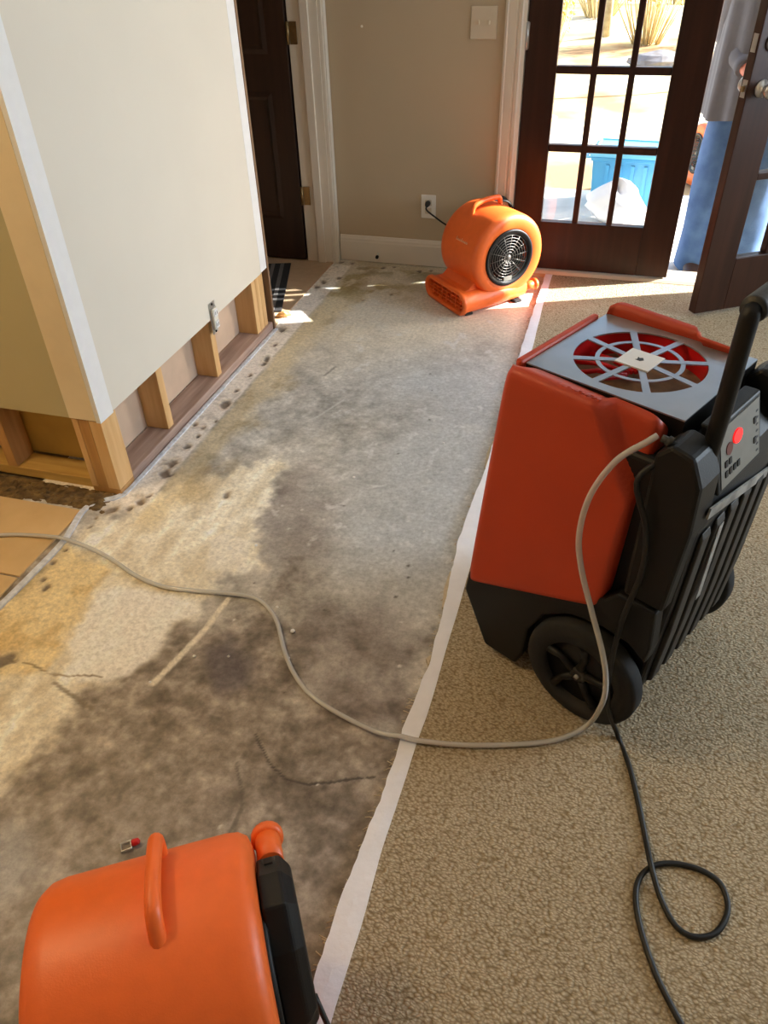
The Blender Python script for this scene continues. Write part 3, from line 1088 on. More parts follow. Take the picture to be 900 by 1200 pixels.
# ceiling lamp of the left room: warm bulb in a glass dome
LX, LY = -2.05, .95
lampr = empty('ceiling_lamp', (LX, LY, CEIL))
tag(lampr, 'warm flush ceiling lamp over the tiled floor', 'lamp')
MB().tube([(0, 0, 0), (0, 0, -.02)], .15, 24).build('canopy', M_brass, lampr)
dome = MB()
rings = []
for k in range(7):
    t = k / 6 * math.pi / 2 * .97
    rings.append([(.135 * math.cos(t) * math.cos(2 * math.pi * j / 24), .135 * math.cos(t) * math.sin(2 * math.pi * j / 24), -.0205 - .08 * math.sin(t)) for j in range(24)])
dome.rings(rings)
dome.build('glass_dome', mat('lit_dome', (255, 220, 160), .5, var=.01, scale=5, emit=(255, 190, 100), emit_s=2.0), lampr)
pl_ = bpy.data.lights.new('ceiling_bulb', 'POINT')
pl_.energy = LAMP_POWER
pl_.color = (1.0, .72, .38)
pl_.shadow_soft_size = .12
plo = bpy.data.objects.new('ceiling_bulb', pl_)
COL.objects.link(plo)
plo.location = (LX, LY, CEIL - .24)

# ================================================================== DEHUMIDIFIER
YAW = math.radians(62.5)
U = np.array([math.cos(YAW), math.sin(YAW), 0])
Wd = np.array([-U[1], U[0], 0])
C0 = on_floor(700, 858, CARPET)
dh = empty('dehumidifier', tuple(C0 + U * .25 + Wd * .15), YAW)
tag(dh, 'tall orange and black wheeled dehumidifier standing on the beige carpet', 'dehumidifier')
DHM = np.array(dh.location)


def D(u, w, z):
    return (u - .25, w - .15, z)


def dh_world(u, w, z):
    return C0 + U * u + Wd * w + np.array([0, 0, z])


def dh_px(px, py, u=None, w=None):
    """pixel -> point on the dehumidifier's plane u=const or w=const (local coords)"""
    P = on_plane(px, py, C0 + U * u, U) if u is not None else on_plane(px, py, C0 + Wd * w, Wd)
    q = P - C0
    return D(q @ U, q @ Wd, q[2])


body_prof = [(.30, .018), (.345, .02), (.418, .17), (.402, .30), (.372, .70), (-.015, .70), (-.050, .66), (-.066, .58),
             (-.060, .40), (-.046, .14), (-.020, .07), (.08, .045)]
b = MB()
b.prism([(p[0] - .15, p[1]) for p in body_prof], 0, .060 - .25, .440 - .25)
body = b.build('body', M_black, dh, bevel=.012, segs=3)
# lower skirt, wider than the body, with a cut-out for each wheel
for s in (0, 1):
    sk = MB()
    poly = [(.342, .022), (.414, .17), (.404, .235), (.30, .29), (.06, .37), (.035, .40), (-.048, .40), (-.056, .30), (-.052, .255), (-.01, .285), (.05, .292), (.13, .275), (.19, .23), (.225, .16), (.232, .07), (.25, .02)]
    x0, x1 = (.022, .062) if s == 0 else (.438, .478)
    sk.prism([(p[0] - .15, p[1]) for p in poly], 0, x0 - .25, x1 - .25)
    sk.build('skirt', M_black, dh, bevel=.006, segs=2)


# orange side panels: shaped shell with a scooped rear top corner
def side_panel(sign):
    """outer face at u = .025 (near) or its mirror"""
    BL, BR, TR, TL = np.array([.416, .192]), np.array([.066, .336]), np.array([.048, .776]), np.array([.366, .790])
    n = 44
    mb = MB()
    outer, inner = [], []
    for j in range(n + 1):
        for i in range(n + 1):
            s, t = i / n, j / n
            # rounded corners by pulling the square's corners in
            cs, ct = 2 * s - 1, 2 * t - 1
            k = .04
            ss = cs * (1 - k * abs(ct) ** 14) * .5 + .5
            tt = ct * (1 - k * .8 * abs(cs) ** 14) * .5 + .5
            p = (BL * (1 - ss) + BR * ss) * (1 - tt) + (TL * (1 - ss) + TR * ss) * tt
            # bulge, edge rounding, scoop
            e = min(s, 1 - s, t, 1 - t)
            rnd = .008 * (1 - min(1, e / .035)) ** 2
            lean = .022 * t ** 1.2
            dd = t - (1.0 - 1.03 * max(0.0, s - .63))
            sc = .036 * max(0.0, min(1.0, dd / .07))
            front = .020 * max(0, 1 - s / .06) ** 2
            uo = .018 + lean + rnd + sc + front
            outer.append((uo, p[0], p[1]))
            inner.append((max(uo + .004, .122 if sign < 0 else .064), p[0], p[1] - .001 - (.030 if sign < 0 else .004) * t ** 10))
    def cv(q):
        x = q[0] - .25
        return (x if sign < 0 else -x, q[1] - .15, q[2])
    N = n + 1
    vo = [cv(q) for q in outer]
    vi = [cv(q) for q in inner]
    f = []
    for j in range(n):
        for i in range(n):
            a = j * N + i
            f.append((a, a + 1, a + N + 1, a + N))
    fo = len(vo)
    fb = [tuple(fo + k for k in reversed(q)) for q in f]
    rim = []
    loop = [i for i in range(N)] + [j * N + n for j in range(1, N)] + [n * N + i for i in range(n - 1, -1, -1)] + [j * N for j in range(n - 1, 0, -1)]
    for k in range(len(loop)):
        a, c = loop[k], loop[(k + 1) % len(loop)]
        rim.append((a, c, fo + c, fo + a))
    mb.add(vo + vi, f + fb + rim, True)
    return mb.build('side_panel', M_rust, dh)


near_panel = side_panel(-1)
far_panel = side_panel(1)
# embossed lettering, too worn to read, along the top of the near panel
em = MB()
for k in range(9):
    w_ = .262 - k * .0125
    em.tube([D(.052, w_, .782), D(.068, w_ - .001, .776)], .0016, 5)
    if k % 2:
        em.tube([D(.060, w_, .779), D(.060, w_ - .007, .779)], .0014, 5)
    else:
        em.tube([D(.068, w_, .776), D(.068, w_ - .008, .776)], .0014, 5)
em.build('embossed_lettering', M_rust, near_panel)
boxo('front_trim', D(.110, .368, .720), D(.405, .384, .768), M_rust, dh, bevel=.006)

# top box with the round grille
U0, U1, W0, W1, ZT = .124, .434, .026, .366, .760
cu, cw, CR = .279, .200, .131
tb = MB()
for (a, c) in (((U0, W0), (U1, W0 + .006)), ((U0, W1 - .006), (U1, W1)), ((U0, W0 + .006), (U0 + .006, W1 - .006)), ((U1 - .006, W0 + .006), (U1, W1 - .006))):
    tb.box(D(a[0], a[1], .701), D(c[0], c[1], ZT - .003))
tbo = tb.build('top_box', M_black, dh)
NS = 96


def rect_pt(t):
    """point of the plate outline seen from the hole's centre at angle t"""
    c, s = math.cos(t), math.sin(t)
    k = 1e9
    for lim, q in ((U1 - cu, c), (U0 - cu, c)):
        if q * lim > 1e-9:
            k = min(k, lim / q)
    for lim, q in ((W1 - cw, s), (W0 - cw, s)):
        if q * lim > 1e-9:
            k = min(k, lim / q)
    return cu + c * k, cw + s * k


angs = sorted([2 * math.pi * k / NS for k in range(NS)] + [math.atan2(y - cw, x - cu) % (2 * math.pi) for x in (U0, U1) for y in (W0, W1)])
plm = MB()
zt, zb = ZT, ZT - .003
r_out_t = [D(*rect_pt(t), zt) for t in angs]
r_in_t = [D(cu + CR * math.cos(t), cw + CR * math.sin(t), zt) for t in angs]
r_in_b = [D(cu + CR * math.cos(t), cw + CR * math.sin(t), zb) for t in angs]
r_out_b = [D(*rect_pt(t), zb) for t in angs]
plm.rings([r_out_b, r_out_t, r_in_t, r_in_b, r_out_b], cap0=False, cap1=False, smooth=False)
plate = plm.build('top_plate', M_plate_metal, dh)
gm = MB()


def flat_ring(r0, r1):
    A = [2 * math.pi * k / 64 for k in range(64)]
    rg = [[D(cu + r * math.cos(t), cw + r * math.sin(t), z) for t in A] for r, z in ((r0, zb + .0004), (r0, zt - .0008), (r1, zt - .0008), (r1, zb + .0004), (r0, zb + .0004))]
    gm.rings(rg, cap0=False, cap1=False, smooth=False)


flat_ring(.079, .088)
for k in range(8):
    t = math.radians(22.5 + 12 + 45 * k)
    c, s = math.cos(t), math.sin(t)
    h = .0064
    q = [(.02, -h), (CR + .002, -h * 1.15), (CR + .002, h * 1.15), (.02, h)]
    pp = [(cu + a * c - b_ * s, cw + a * s + b_ * c) for a, b_ in q]
    gm.rings([[D(x, y, zb) for x, y in pp], [D(x, y, zt - .0002) for x, y in pp]], smooth=False)
gm.build('grille', M_plate_metal, plate)
hubm = MB()
hs = .036
hubm.box((-hs, -hs, -.0015), (hs, hs, .0012))
lb = hubm.build('hub_label', M_label, plate)
lb.location = Vector(D(cu, cw, zt + .0008))
lb.rotation_euler = (0, 0, math.radians(0))
mk_ = MB()
mk_.add([(-.008, -.004, 0), (0, -.009, 0), (.009, -.002, 0), (.004, .003, 0), (.008, .008, 0), (-.002, .005, 0), (-.007, .008, 0)], [(0, 1, 2, 3, 5), (3, 4, 5), (5, 6, 0)])
mo = mk_.build('label_print', M_ink, plate)
mo.location = Vector(D(cu, cw, zt + .0024))
# duct seen through the grille
cup = MB()
cup.rings([[D(cu + r * math.cos(2 * math.pi * k / 48), cw + r * math.sin(2 * math.pi * k / 48), z) for k in range(48)] for r, z in ((CR + .004, ZT - .0032), (CR + .004, .702))], cap0=False, cap1=False)
cup.build('inner_duct', M_red, dh)
flt = MB()
rgs = []
for r in (.0, .03, .06, .09, .115, CR + .004):
    rgs.append([D(cu + r * math.cos(2 * math.pi * k / 48), cw + r * math.sin(2 * math.pi * k / 48), .708 + .012 * (.5 + .5 * math.sin(5 * 2 * math.pi * k / 48)) * (r / CR) * (1 - r / .15)) for k in range(48)])
flt.rings(rgs, cap0=False, cap1=False)
flt.build('filter_pad', M_brown, dh)
fin = MB()
for k in range(5):
    t = math.radians(30 + k * 24)
    fin.tube([D(cu + .02 * math.cos(t), cw + .02 * math.sin(t), .722), D(cu + .08 * math.cos(t + .25), cw + .08 * math.sin(t + .25), .726), D(cu + .128 * math.cos(t + .4), cw + .128 * math.sin(t + .4), .724)], .005, 6)
fin.build('fan_blades', M_red, dh)

# rear: shoulders, control panel, handle, ribs, strips
for (u0, u1) in ((.030, .112), (.395, .470)):
    sh = MB()
    sh.prism([(p[0] - .15, p[1]) for p in ((.030, .40), (.030, .735), (.004, .762), (-.038, .752), (-.062, .70), (-.066, .60), (-.056, .40))], 0, u0 - .25, u1 - .25)
    sh.build('shoulder', M_black, dh, bevel=.008)
cpn = MB()
quad = [D(.125, -.066, .635), D(.310, -.066, .635), D(.310, -.030, .765), D(.125, -.030, .765)]
back = [(q[0], q[1] + .03, q[2]) for q in quad]
cpn.rings([back, quad], smooth=False)
ctl = cpn.build('control_panel', M_black, dh, bevel=.004)
nq = np.array([0, -.13, .036]); nq = -np.array([0, .13, -.036]) / np.linalg.norm([0, .13, .036])


def on_ctl(s, t, off=0.0):
    a = np.array(quad[0]) * (1 - s) + np.array(quad[1]) * s
    c = np.array(quad[3]) * (1 - s) + np.array(quad[2]) * s
    return tuple(a * (1 - t) + c * t + nq * off)


fc = MB()
fc.rings([[on_ctl(s, t, .0002) for s, t in ((.06, .07), (.94, .07), (.94, .93), (.06, .93))], [on_ctl(s, t, .0015) for s, t in ((.06, .07), (.94, .07), (.94, .93), (.06, .93))]], smooth=False)
fc.build('control_face', M_ctrl, ctl)
ld = MB()
ld.rings([[on_ctl(.42 + .10 * math.cos(k * math.pi / 8), .66 + .10 * math.sin(k * math.pi / 8), h) for k in range(16)] for h in (.0016, .004)], smooth=False)
ld.build('led_display', M_led, ctl)
ld = MB()
ld.rings([[on_ctl(.24 + .07 * math.cos(k * math.pi / 8), .58 + .09 * math.sin(k * math.pi / 8), h) for k in range(16)] for h in (.0016, .003)], smooth=False)
ld.build('indicator_window', mat('dim_red_window', (92, 14, 12), .4, var=.05, scale=30), ctl)
for k in range(8):
    bt = MB()
    s_, t_ = (.14 + .09 * (k % 4), .20 + .15 * (k // 4)) if k < 6 else (.80, .3 + .3 * (k - 6))
    bt.rings([[on_ctl(s_ + dx, t_ + dy, h) for dx, dy in ((0, 0), (.05, 0), (.05, .09), (0, .09))] for h in (.0016, .0035)], smooth=False)
    bt.build('button', M_black, ctl)
# printed marks on the control face
pm = MB()
for k in range(7):
    pm.rings([[on_ctl(.86 + dx, .14 + .1 * k + dy, h) for dx, dy in ((0, 0), (.05, 0), (.05, .03), (0, .03))] for h in (.0016, .002)], smooth=False)
pm.build('printed_marks', M_ink, ctl)

hd = MB()
hw_, hu0, hu1, hz = -.036, .108, .424, .985
hpts = catmull([D(hu0, hw_ + .004, .62), D(hu0, hw_, .80), D(hu0, hw_, .955), D(hu0 + .006, hw_, hz), D(hu0 + .05, hw_, hz + .003), D(.26, hw_, hz + .003), D(hu1 - .05, hw_, hz + .003), D(hu1 - .006, hw_, hz), D(hu1, hw_, .955), D(hu1, hw_, .80), D(hu1, hw_ + .004, .62)], 5)
hd.tube(hpts, .0155, 14)
hdl = hd.build('handle', M_black, dh)
gp = MB()
gp.lathe_x([(hu0 - .25 + .005, .001), (hu0 - .25 + .005, .0205), (hu0 - .25 + .012, .022), (hu1 - .25 - .012, .022), (hu1 - .25 - .005, .0205), (hu1 - .25 - .005, .001)], hw_ - .15, hz + .003, 20)
gp.build('hand_grip', M_blackworn, hdl)

# grey bracket bar and worn strips across the ribbed rear
def strip_px(name, pts_px, w, wid, material, parent, thick=.004):
    P = [np.array(dh_px(*p, w=w)) for p in pts_px]
    s_ = MB()
    for a, c in zip(P[:-1], P[1:]):
        t = (c - a) / np.linalg.norm(c - a)
        n = np.cross(t, [0, 1, 0]); n /= np.linalg.norm(n)
        q = [a - n * wid, c - n * wid, c + n * wid, a + n * wid]
        s_.rings([[tuple(v) for v in q], [tuple(v - np.array([0, thick, 0])) for v in q]], smooth=False)
    return s_.build(name, material, parent)


strip_px('bracket_bar', [(829, 602), (899, 551)], -.068, .011, M_strip, dh)
for k, u_ in enumerate((.085, .145, .205, .265, .325, .385)):
    rbm = MB()
    pr_ = [(-.060, .40), (-.065, .56), (-.069, .575), (-.074, .56), (-.066, .30), (-.056, .15), (-.044, .14)]
    rbm.prism([(p[0] - .15, p[1]) for p in pr_], 0, u_ - .25, u_ + .036 - .25)
    r_ = rbm.build('rear_rib', M_blackworn, dh, bevel=.003)
    if k == 1:
        st = MB()
        st.prism([(p[0] - .15, p[1]) for p in ((-.074, .36), (-.0748, .555), (-.0762, .555), (-.0752, .36))], 0, u_ + .008 - .25, u_ + .028 - .25)
        st.build('worn_strip', M_strip, dh)

for (u0, sgn) in ((.000, 1), (.500, -1)):
    wr_ = empty('wheel', D(u0, .074, .137))
    wr_.parent = dh
    x = [(0.0, .088), (.000, .127), (.006, .135), (.012, .137), (.036, .137), (.044, .133), (.048, .112), (.048, .088)]
    MB().lathe_x([(p * sgn, r) for p, r in x], 0, 0, 44, closed_prof=True).build('tire', M_rubber, wr_)
    hb = MB()
    hb.lathe_x([(p * sgn, r) for p, r in ((.014, .001), (.014, .089), (.030, .089), (.030, .001))], 0, 0, 36)
    hb.build('hub_disc', M_black, wr_)
    for k in range(5):
        t = 2 * math.pi * k / 5 + .35
        sp_ = MB()
        sp_.tube([(.008 * sgn, .018 * math.cos(t), .018 * math.sin(t)), (.007 * sgn, .055 * math.cos(t + .12), .055 * math.sin(t + .12)), (.006 * sgn, .087 * math.cos(t), .087 * math.sin(t))], [.011, .008, .012], 8)
        sp_.build('spoke', M_black, wr_)
    MB().lathe_x([(p * sgn, r) for p, r in ((.016, .020), (.001, .020), (-.002, .014), (-.002, .006), (.002, .006), (.002, .001))], 0, 0, 20).build('axle_cap', M_blackworn, wr_)
    MB().lathe_x([(p * sgn, r) for p, r in ((.002, .0055), (-.006, .0055), (-.006, .001))], 0, 0, 12).build('axle_pin', M_strip, wr_)
for u_ in (.10, .36):
    MB().prism([(p[0] - .15, p[1]) for p in ((.26, .0), (.33, .0), (.335, .03), (.255, .03))], 0, u_ - .25, u_ + .04 - .25).build('foot', M_rubber, dh)
ft = MB()
ft.tube([D(.050, -.002, .752), D(.048, .018, .758), D(.046, .030, .760)], .007, 10)
ft.tube([D(.048, .010, .756), D(.048, .020, .759)], .010, 10)
ft.build('hose_fitting', M_blackworn, dh)

# clear drain hose: from the fitting, down past the panel and over the slab to the tiles
hp = [dh_world(.045, .038, .762)]
for (px, py, u_) in ((758, 518, .030), (722, 540, -.002), (692, 580, -.022), (679, 625, -.030), (681, 665, -.032), (693, 715, -.034), (706, 765, -.036), (710, 800, -.038)):
    hp.append(on_plane(px, py, C0 + U * u_, U))
z0 = CARPET + .007
hp += [on_plane(705, 826, C0 + U * -.045, U), on_floor(688, 850, z0 + .012), on_floor(655, 866, z0), on_floor(610, 872, z0), on_floor(545, 873, z0), on_floor(492, 868, z0 + .003), on_floor(470, 863, z0 + .003), on_floor(440, 857, .012)]
for (px, py) in ((400, 838), (365, 815), (345, 790), (333, 762), (325, 730), (314, 712), (297, 700), (265, 695), (225, 692), (190, 687), (160, 675), (130, 655)):
    hp.append(on_floor(px, py, .0085))
for (px, py, z_) in ((105, 642, .012), (78, 632, .0165), (62, 629, .0165)):
    hp.append(on_floor(px, py, z_))
for (px, py) in ((35, 627), (0, 627), (-60, 632), (-160, 640)):
    hp.append(on_floor(px, py, .0115))
hose = MB().tube(catmull([tuple(p) for p in hp], 7), .006, 10).build('drain_hose', M_hose)
tag(hose, 'clear vinyl drain hose snaking from the dehumidifier over the bare concrete', 'hose')

# black power cord of the dehumidifier with a loop on the carpet
cpx = [dh_world(.075, -.004, .73), on_plane(748, 560, C0 + U * .014, U), on_plane(757, 620, C0 + U * .014, U), on_plane(752, 670, C0 + U * .014, U), on_plane(728, 730, C0 + U * .0, U), on_plane(714, 790, C0 + U * -.016, U), on_plane(713, 830, C0 + U * -.018, U)]
zc = CARPET + .0055
for (px, py) in ((724, 862), (738, 900), (750, 950), (757, 985), (763, 1020)):
    cpx.append(on_floor(px, py, zc))
cpx[-1] = on_floor(763, 1014, zc + .011)
for (px, py) in ((774, 1052), (792, 1085), (815, 1098), (840, 1092), (853, 1066), (845, 1037), (822, 1020), (790, 1012), (765, 1015), (749, 1030), (745, 1055), (752, 1093), (768, 1140), (790, 1185), (815, 1230), (850, 1300)):
    cpx.append(on_floor(px, py, zc))
dinv = (Matrix.Translation(dh.location) @ Matrix.Rotation(YAW, 4, 'Z')).inverted()
dcord = MB().tube([tuple(dinv @ Vector(p)) for p in catmull([tuple(p) for p in cpx], 7)], .0056, 8).build('power_cord', M_cord, dh)
tag(dcord, 'black power cord looping over the carpet')


# ================================================================== AIR MOVERS
def air_mover(loc, rz, label, group, motor_side=-1, coil=False, logo=False, tilt=0.0):
    """local x = fan axis, y = rear, z = up; the outlet blows towards -y"""
    root = empty('air_mover', loc, rz)
    root.rotation_euler = (tilt, 0, rz)
    tag(root, label, 'fan', group)
    CZ, RR, HWD = .232, .192, .155
    n = 72
    prof = []
    for k in range(n):
        t = 2 * math.pi * k / n
        c, s = math.cos(t), math.sin(t)
        r = RR * (1 + .03 * math.cos(t - math.radians(60)))
        y, z = r * c, CZ + r * s
        z = max(z, .028)
        prof.append((y, z))
    cy0, cz0, rin = -.002, .236, .126
    rings = []

    def ring(x, f):
        """f=1 the scroll outline, f=0 the intake circle"""
        return [(x, y * f + (1 - f) * (cy0 + rin * math.cos(2 * math.pi * k / n)), z * f + (1 - f) * (cz0 + rin * math.sin(2 * math.pi * k / n))) for k, (y, z) in enumerate(prof)]
    spec = [(-HWD + .022, 0), (-HWD + .004, 0), (-HWD, .08), (-HWD + .001, .62), (-HWD + .006, .84), (-HWD + .018, .96), (-HWD + .036, 1.0), (0, 1.006), (HWD - .036, 1.0), (HWD - .018, .96), (HWD - .006, .84), (HWD - .001, .62), (HWD, .08), (HWD - .004, 0), (HWD - .022, 0)]
    hs_ = MB().rings([ring(x, f) for x, f in spec], cap0=False, cap1=False)
    housing = hs_.build('housing', M_orange, root)

    # outlet duct, stadium section, flared lip
    def stadium(hw, z0, z1, y, m=10):
        r = (z1 - z0) / 2
        zc_ = (z0 + z1) / 2
        pts = []
        for k in range(m + 1):
            t = -math.pi / 2 + math.pi * k / m
            pts.append((hw - r + r * math.cos(t), y, zc_ + r * math.sin(t)))
        for k in range(m + 1):
            t = math.pi / 2 + math.pi * k / m
            pts.append((-hw + r + r * math.cos(t), y, zc_ + r * math.sin(t)))
        return pts
    du = MB()
    du.rings([stadium(.150, .014, .120, .12), stadium(.162, .012, .116, .0), stadium(.168, .010, .108, -.12), stadium(.170, .009, .107, -.225), stadium(.178, .004, .113, -.232),
              stadium(.179, .003, .114, -.245), stadium(.175, .006, .111, -.252), stadium(.162, .017, .100, -.252), stadium(.158, .021, .096, -.244), stadium(.155, .024, .093, -.11)], cap0=True, cap1=False)
    duct = du.build('outlet_duct', M_orange, root)
    MB().rings([stadium(.1545, .0245, .0925, -.1102), stadium(.1545, .0245, .0925, -.1095)]).build('dark_throat', M_hole, duct)
    for k in range(3):
        z_ = .0405 + k * .018
        hwk = .150 if k == 1 else .144
        boxo('louvre', (-hwk, -.240, z_ - .0016), (hwk, -.226, z_ + .0016), M_orange, duct)
    for k in range(7):
        x_ = -.120 + k * .040
        boxo('louvre_bar', (x_ - .0018, -.238, .0245), (x_ + .0018, -.228, .0925), M_orange, duct)
    # gusset between scroll and duct
    gs = MB()
    gs.prism([(-.225, .104), (-.19, .112), (-.165, .135), (-.150, .16), (-.10, .12), (-.12, .09)], 0, -.118, .118)
    gs.build('duct_gusset', M_orange, root, bevel=.012, segs=3)

    # intake grilles on both sides
    for sgn in (1, -1):
        it = empty('intake', (sgn * HWD, cy0, cz0))
        it.parent = root
        MB().lathe_x([(sgn * a, r) for a, r in ((-.002, .128), (.004, .128), (.006, .122), (.001, .110), (-.008, .104), (-.012, .106), (-.012, .126))], 0, 0, 48, closed_prof=True).build('intake_ring', M_black, it)
        MB().lathe_x([(sgn * a, r) for a, r in ((-.060, .001), (-.060, .120), (-.058, .120), (-.058, .001))], 0, 0, 40).build('impeller_disc', M_hole, it)
        if sgn != motor_side:
            for k in range(8):
                r = .012 + k * .0128
                MB().tube([(sgn * -.004, r * math.cos(2 * math.pi * j / 36), r * math.sin(2 * math.pi * j / 36)) for j in range(36)], .0013, 5, closed=True).build('grille_ring', M_wire, it)
            for k in range(14):
                t = 2 * math.pi * k / 14 + .1
                MB().tube([(sgn * -.0055, .01 * math.cos(t), .01 * math.sin(t)), (sgn * -.0055, .106 * math.cos(t), .106 * math.sin(t))], .0013, 5).build('grille_spoke', M_wire, it)
            MB().lathe_x([(sgn * a, r) for a, r in ((-.003, .001), (-.003, .011), (-.001, .009), (-.0005, .001))], 0, 0, 16).build('grille_boss', M_wire, it)
            boxo('rating_label', (sgn * -.003, -.022, -.106), (sgn * .0005, .022, -.086), M_ctrl, it)
        for k in range(22):
            t = 2 * math.pi * k / 22
            bl = MB()
            q = [(.085, t), (.098, t + .10), (.0985, t + .12), (.0845, t + .03)]
            bl.rings([[(sgn * xx, r * math.cos(a), r * math.sin(a)) for r, a in q] for xx in (-.057, -.018)], smooth=False)
            bl.build('impeller_blade', M_black, it)
    # motor pod with switch
    s = motor_side
    md = MB()
    oct_ = [(-.075, .055), (-.055, .118), (.0, .132), (.062, .118), (.085, .055), (.088, -.06), (.06, -.112), (-.04, -.118), (-.075, -.065)]
    sh_ = [(y * .8, z * .86) for y, z in oct_]
    rr_ = [[(s * (HWD + .002), y, z + .25) for y, z in oct_], [(s * (HWD + .036), y, z + .25) for y, z in oct_], [(s * (HWD + .052), y, z + .25) for y, z in sh_]]
    pod = md.rings(rr_, smooth=False).build('motor_pod', M_black, root, bevel=.004)
    swm = MB().box((s * (HWD + .010), .028, .3685), (s * (HWD + .031), .050, .3735))
    sw = swm.build('switch_bezel', M_blackworn, pod)
    MB().box((s * (HWD + .014), .032, .3736), (s * (HWD + .027), .046, .3775)).build('rocker', M_rubber, pod)
    # handle on top
    hz_ = CZ + RR
    hx = motor_side * .024
    hpz = catmull([(hx, -.098, hz_ - .045), (hx, -.092, hz_ - .004), (hx, -.078, hz_ + .014), (hx, -.03, hz_ + .028), (hx, .035, hz_ + .031), (hx, .052, hz_ + .023), (hx, .058, hz_ - .005), (hx, .06, hz_ - .03)], 6)
    MB().tube(hpz, .0115, 12).build('handle', M_orange, root)
    # rear standing posts
    for x_, y0, y1, z_ in ((-.118, .12, .196, .062), (.118, .12, .196, .062), (motor_side * .178, .075, .158, .345)):
        po = MB()
        po.tube([(x_, y0, z_), (x_, y1, z_)], .021, 16)
        po.tube([(x_, y1 - .018, z_), (x_, y1 - .014, z_), (x_, y1 - .002, z_), (x_, y1 + .002, z_)], [.021, .027, .027, .023], 18)
        po.build('standing_post', M_orange, root)
    for sx in (-1, 1):
        for y_ in (-.20, .08):
            boxo('foot', (sx * .125 - .02, y_ - .02, 0), (sx * .125 + .02, y_ + .02, .013), M_rubber, root, bevel=.003)
    if logo:
        lg = MB()

        def cyl(x, a, off=.0012):
            r = RR * (1 + .03 * math.cos(a - math.radians(60))) * 1.004 + off
            return (x, r * math.cos(a), CZ + r * math.sin(a))
        for k in range(7):
            x_ = -.02 + k * .0135
            a0 = math.radians(158)
            lg.tube([cyl(x_, a0), cyl(x_ + .002, a0 - .075 * (1 if k in (0, 3) else .6))], .0016, 5)
            lg.tube([cyl(x_, a0), cyl(x_ + .008, a0 - .01), cyl(x_ + .008, a0 - .035)], .0014, 5)
        lg.build('worn_lettering', mat('worn_white_print', (244, 190, 150), .6, var=.1, scale=60), housing)
    if coil:
        cm = MB()
        for k in range(4):
            rr2 = .062 + .006 * (k % 2)
            x_ = s * (HWD + .016 + .009 * k)
            loop_ = []
            for j in range(28):
                t = 2 * math.pi * j / 28
                loop_.append((x_ + .006 * math.sin(2 * t + k), .178 + rr2 * math.cos(t), .305 + .075 * math.sin(t) + .004 * k))
            cm.tube(loop_, .0045, 7, closed=True)
        cm.build('cord_coil', M_cord, root)
    return root


nv = np.array([.697, -.717])
fw = np.array([-.717, -.697])
P0 = on_floor(545, 375)[:2]
ctr = P0 - nv * .178 - fw * .245
fan1 = air_mover((ctr[0], ctr[1], 0), math.atan2(nv[1], nv[0]), 'orange air mover with round wire grille by the glass door', 'orange air movers', -1, True, True)
# its cord to the wall outlet
o3 = np.array([-.92, BY - .010, .327])
fm = Matrix.Translation(Vector((ctr[0], ctr[1], 0))) @ Matrix.Rotation(math.atan2(nv[1], nv[0]), 4, 'Z')
inv = fm.inverted()
wp = [o3 + [.0, -.030, -.004], o3 + [.004, -.045, -.022]]
wp += [on_plane(512, 256, (0, BY - .07, 0), (0, 1, 0)), on_plane(522, 263, (0, BY - .10, 0), (0, 1, 0)), on_plane(536, 270, (0, BY - .14, 0), (0, 1, 0)), np.array([-.66, 3.70, .22])]
pts = catmull([tuple(p) for p in wp], 6)
pc = MB().tube([tuple(inv @ Vector(p)) for p in pts], .0042, 8).build('power_cord', M_cord, fan1)
pg = MB()
pg.tube([tuple(inv @ Vector(o3)), tuple(inv @ Vector(o3 + [0, -.012, 0])), tuple(inv @ Vector(o3 + [0, -.026, -.003])), tuple(inv @ Vector(o3 + [0, -.036, -.008]))], [.013, .014, .011, .006], 10)
pg.build('plug', M_cord, pc)

NA = math.radians(32)
fan2 = air_mover((-.395, .227, .056), NA, 'orange air mover tipped back, black motor and switch, in the near left corner', 'orange air movers', 1, tilt=math.radians(-28))
cm = MB()
cm.tube(catmull([(.205, .0, .16), (.222, -.03, .08), (.215, -.06, .02), (.22, -.12, .0), (.23, -.16, -.05), (.235, -.14, -.10)], 6), .0045, 8)
cm.build('power_cord', M_cord, fan2)

# ================================================================== SMALL THINGS IN THE ROOM
rc = empty('electrical_receptacle', (WX, 2.462, .285))
rc.scale = (1.2, 1.2, 1.2)
tag(rc, 'exposed white receptacle with metal yoke hanging at the cut wall edge', 'receptacle')
boxo('yoke', (.001, -.019, -.050), (.003, .019, .052), M_chrome, rc)
boxo('receptacle_body', (.003, -.015, -.034), (.012, .015, .034), M_white, rc, bevel=.002)
for z_ in (-.019, .019):
    boxo('outlet_face', (.0121, -.011, z_ - .012), (.0145, .011, z_ + .012), M_label, rc, bevel=.002)
    for y_ in (-.005, .005):
        boxo('slot', (.0146, y_ - .0012, z_ - .005), (.0149, y_ + .0012, z_ + .005), M_hole, rc)
for z_ in (-.044, .046):
    MB().lathe_x([(.003, .001), (.003, .0045), (.005, .0035), (.005, .001)], 0, z_, 10).build('screw', M_hole, rc)

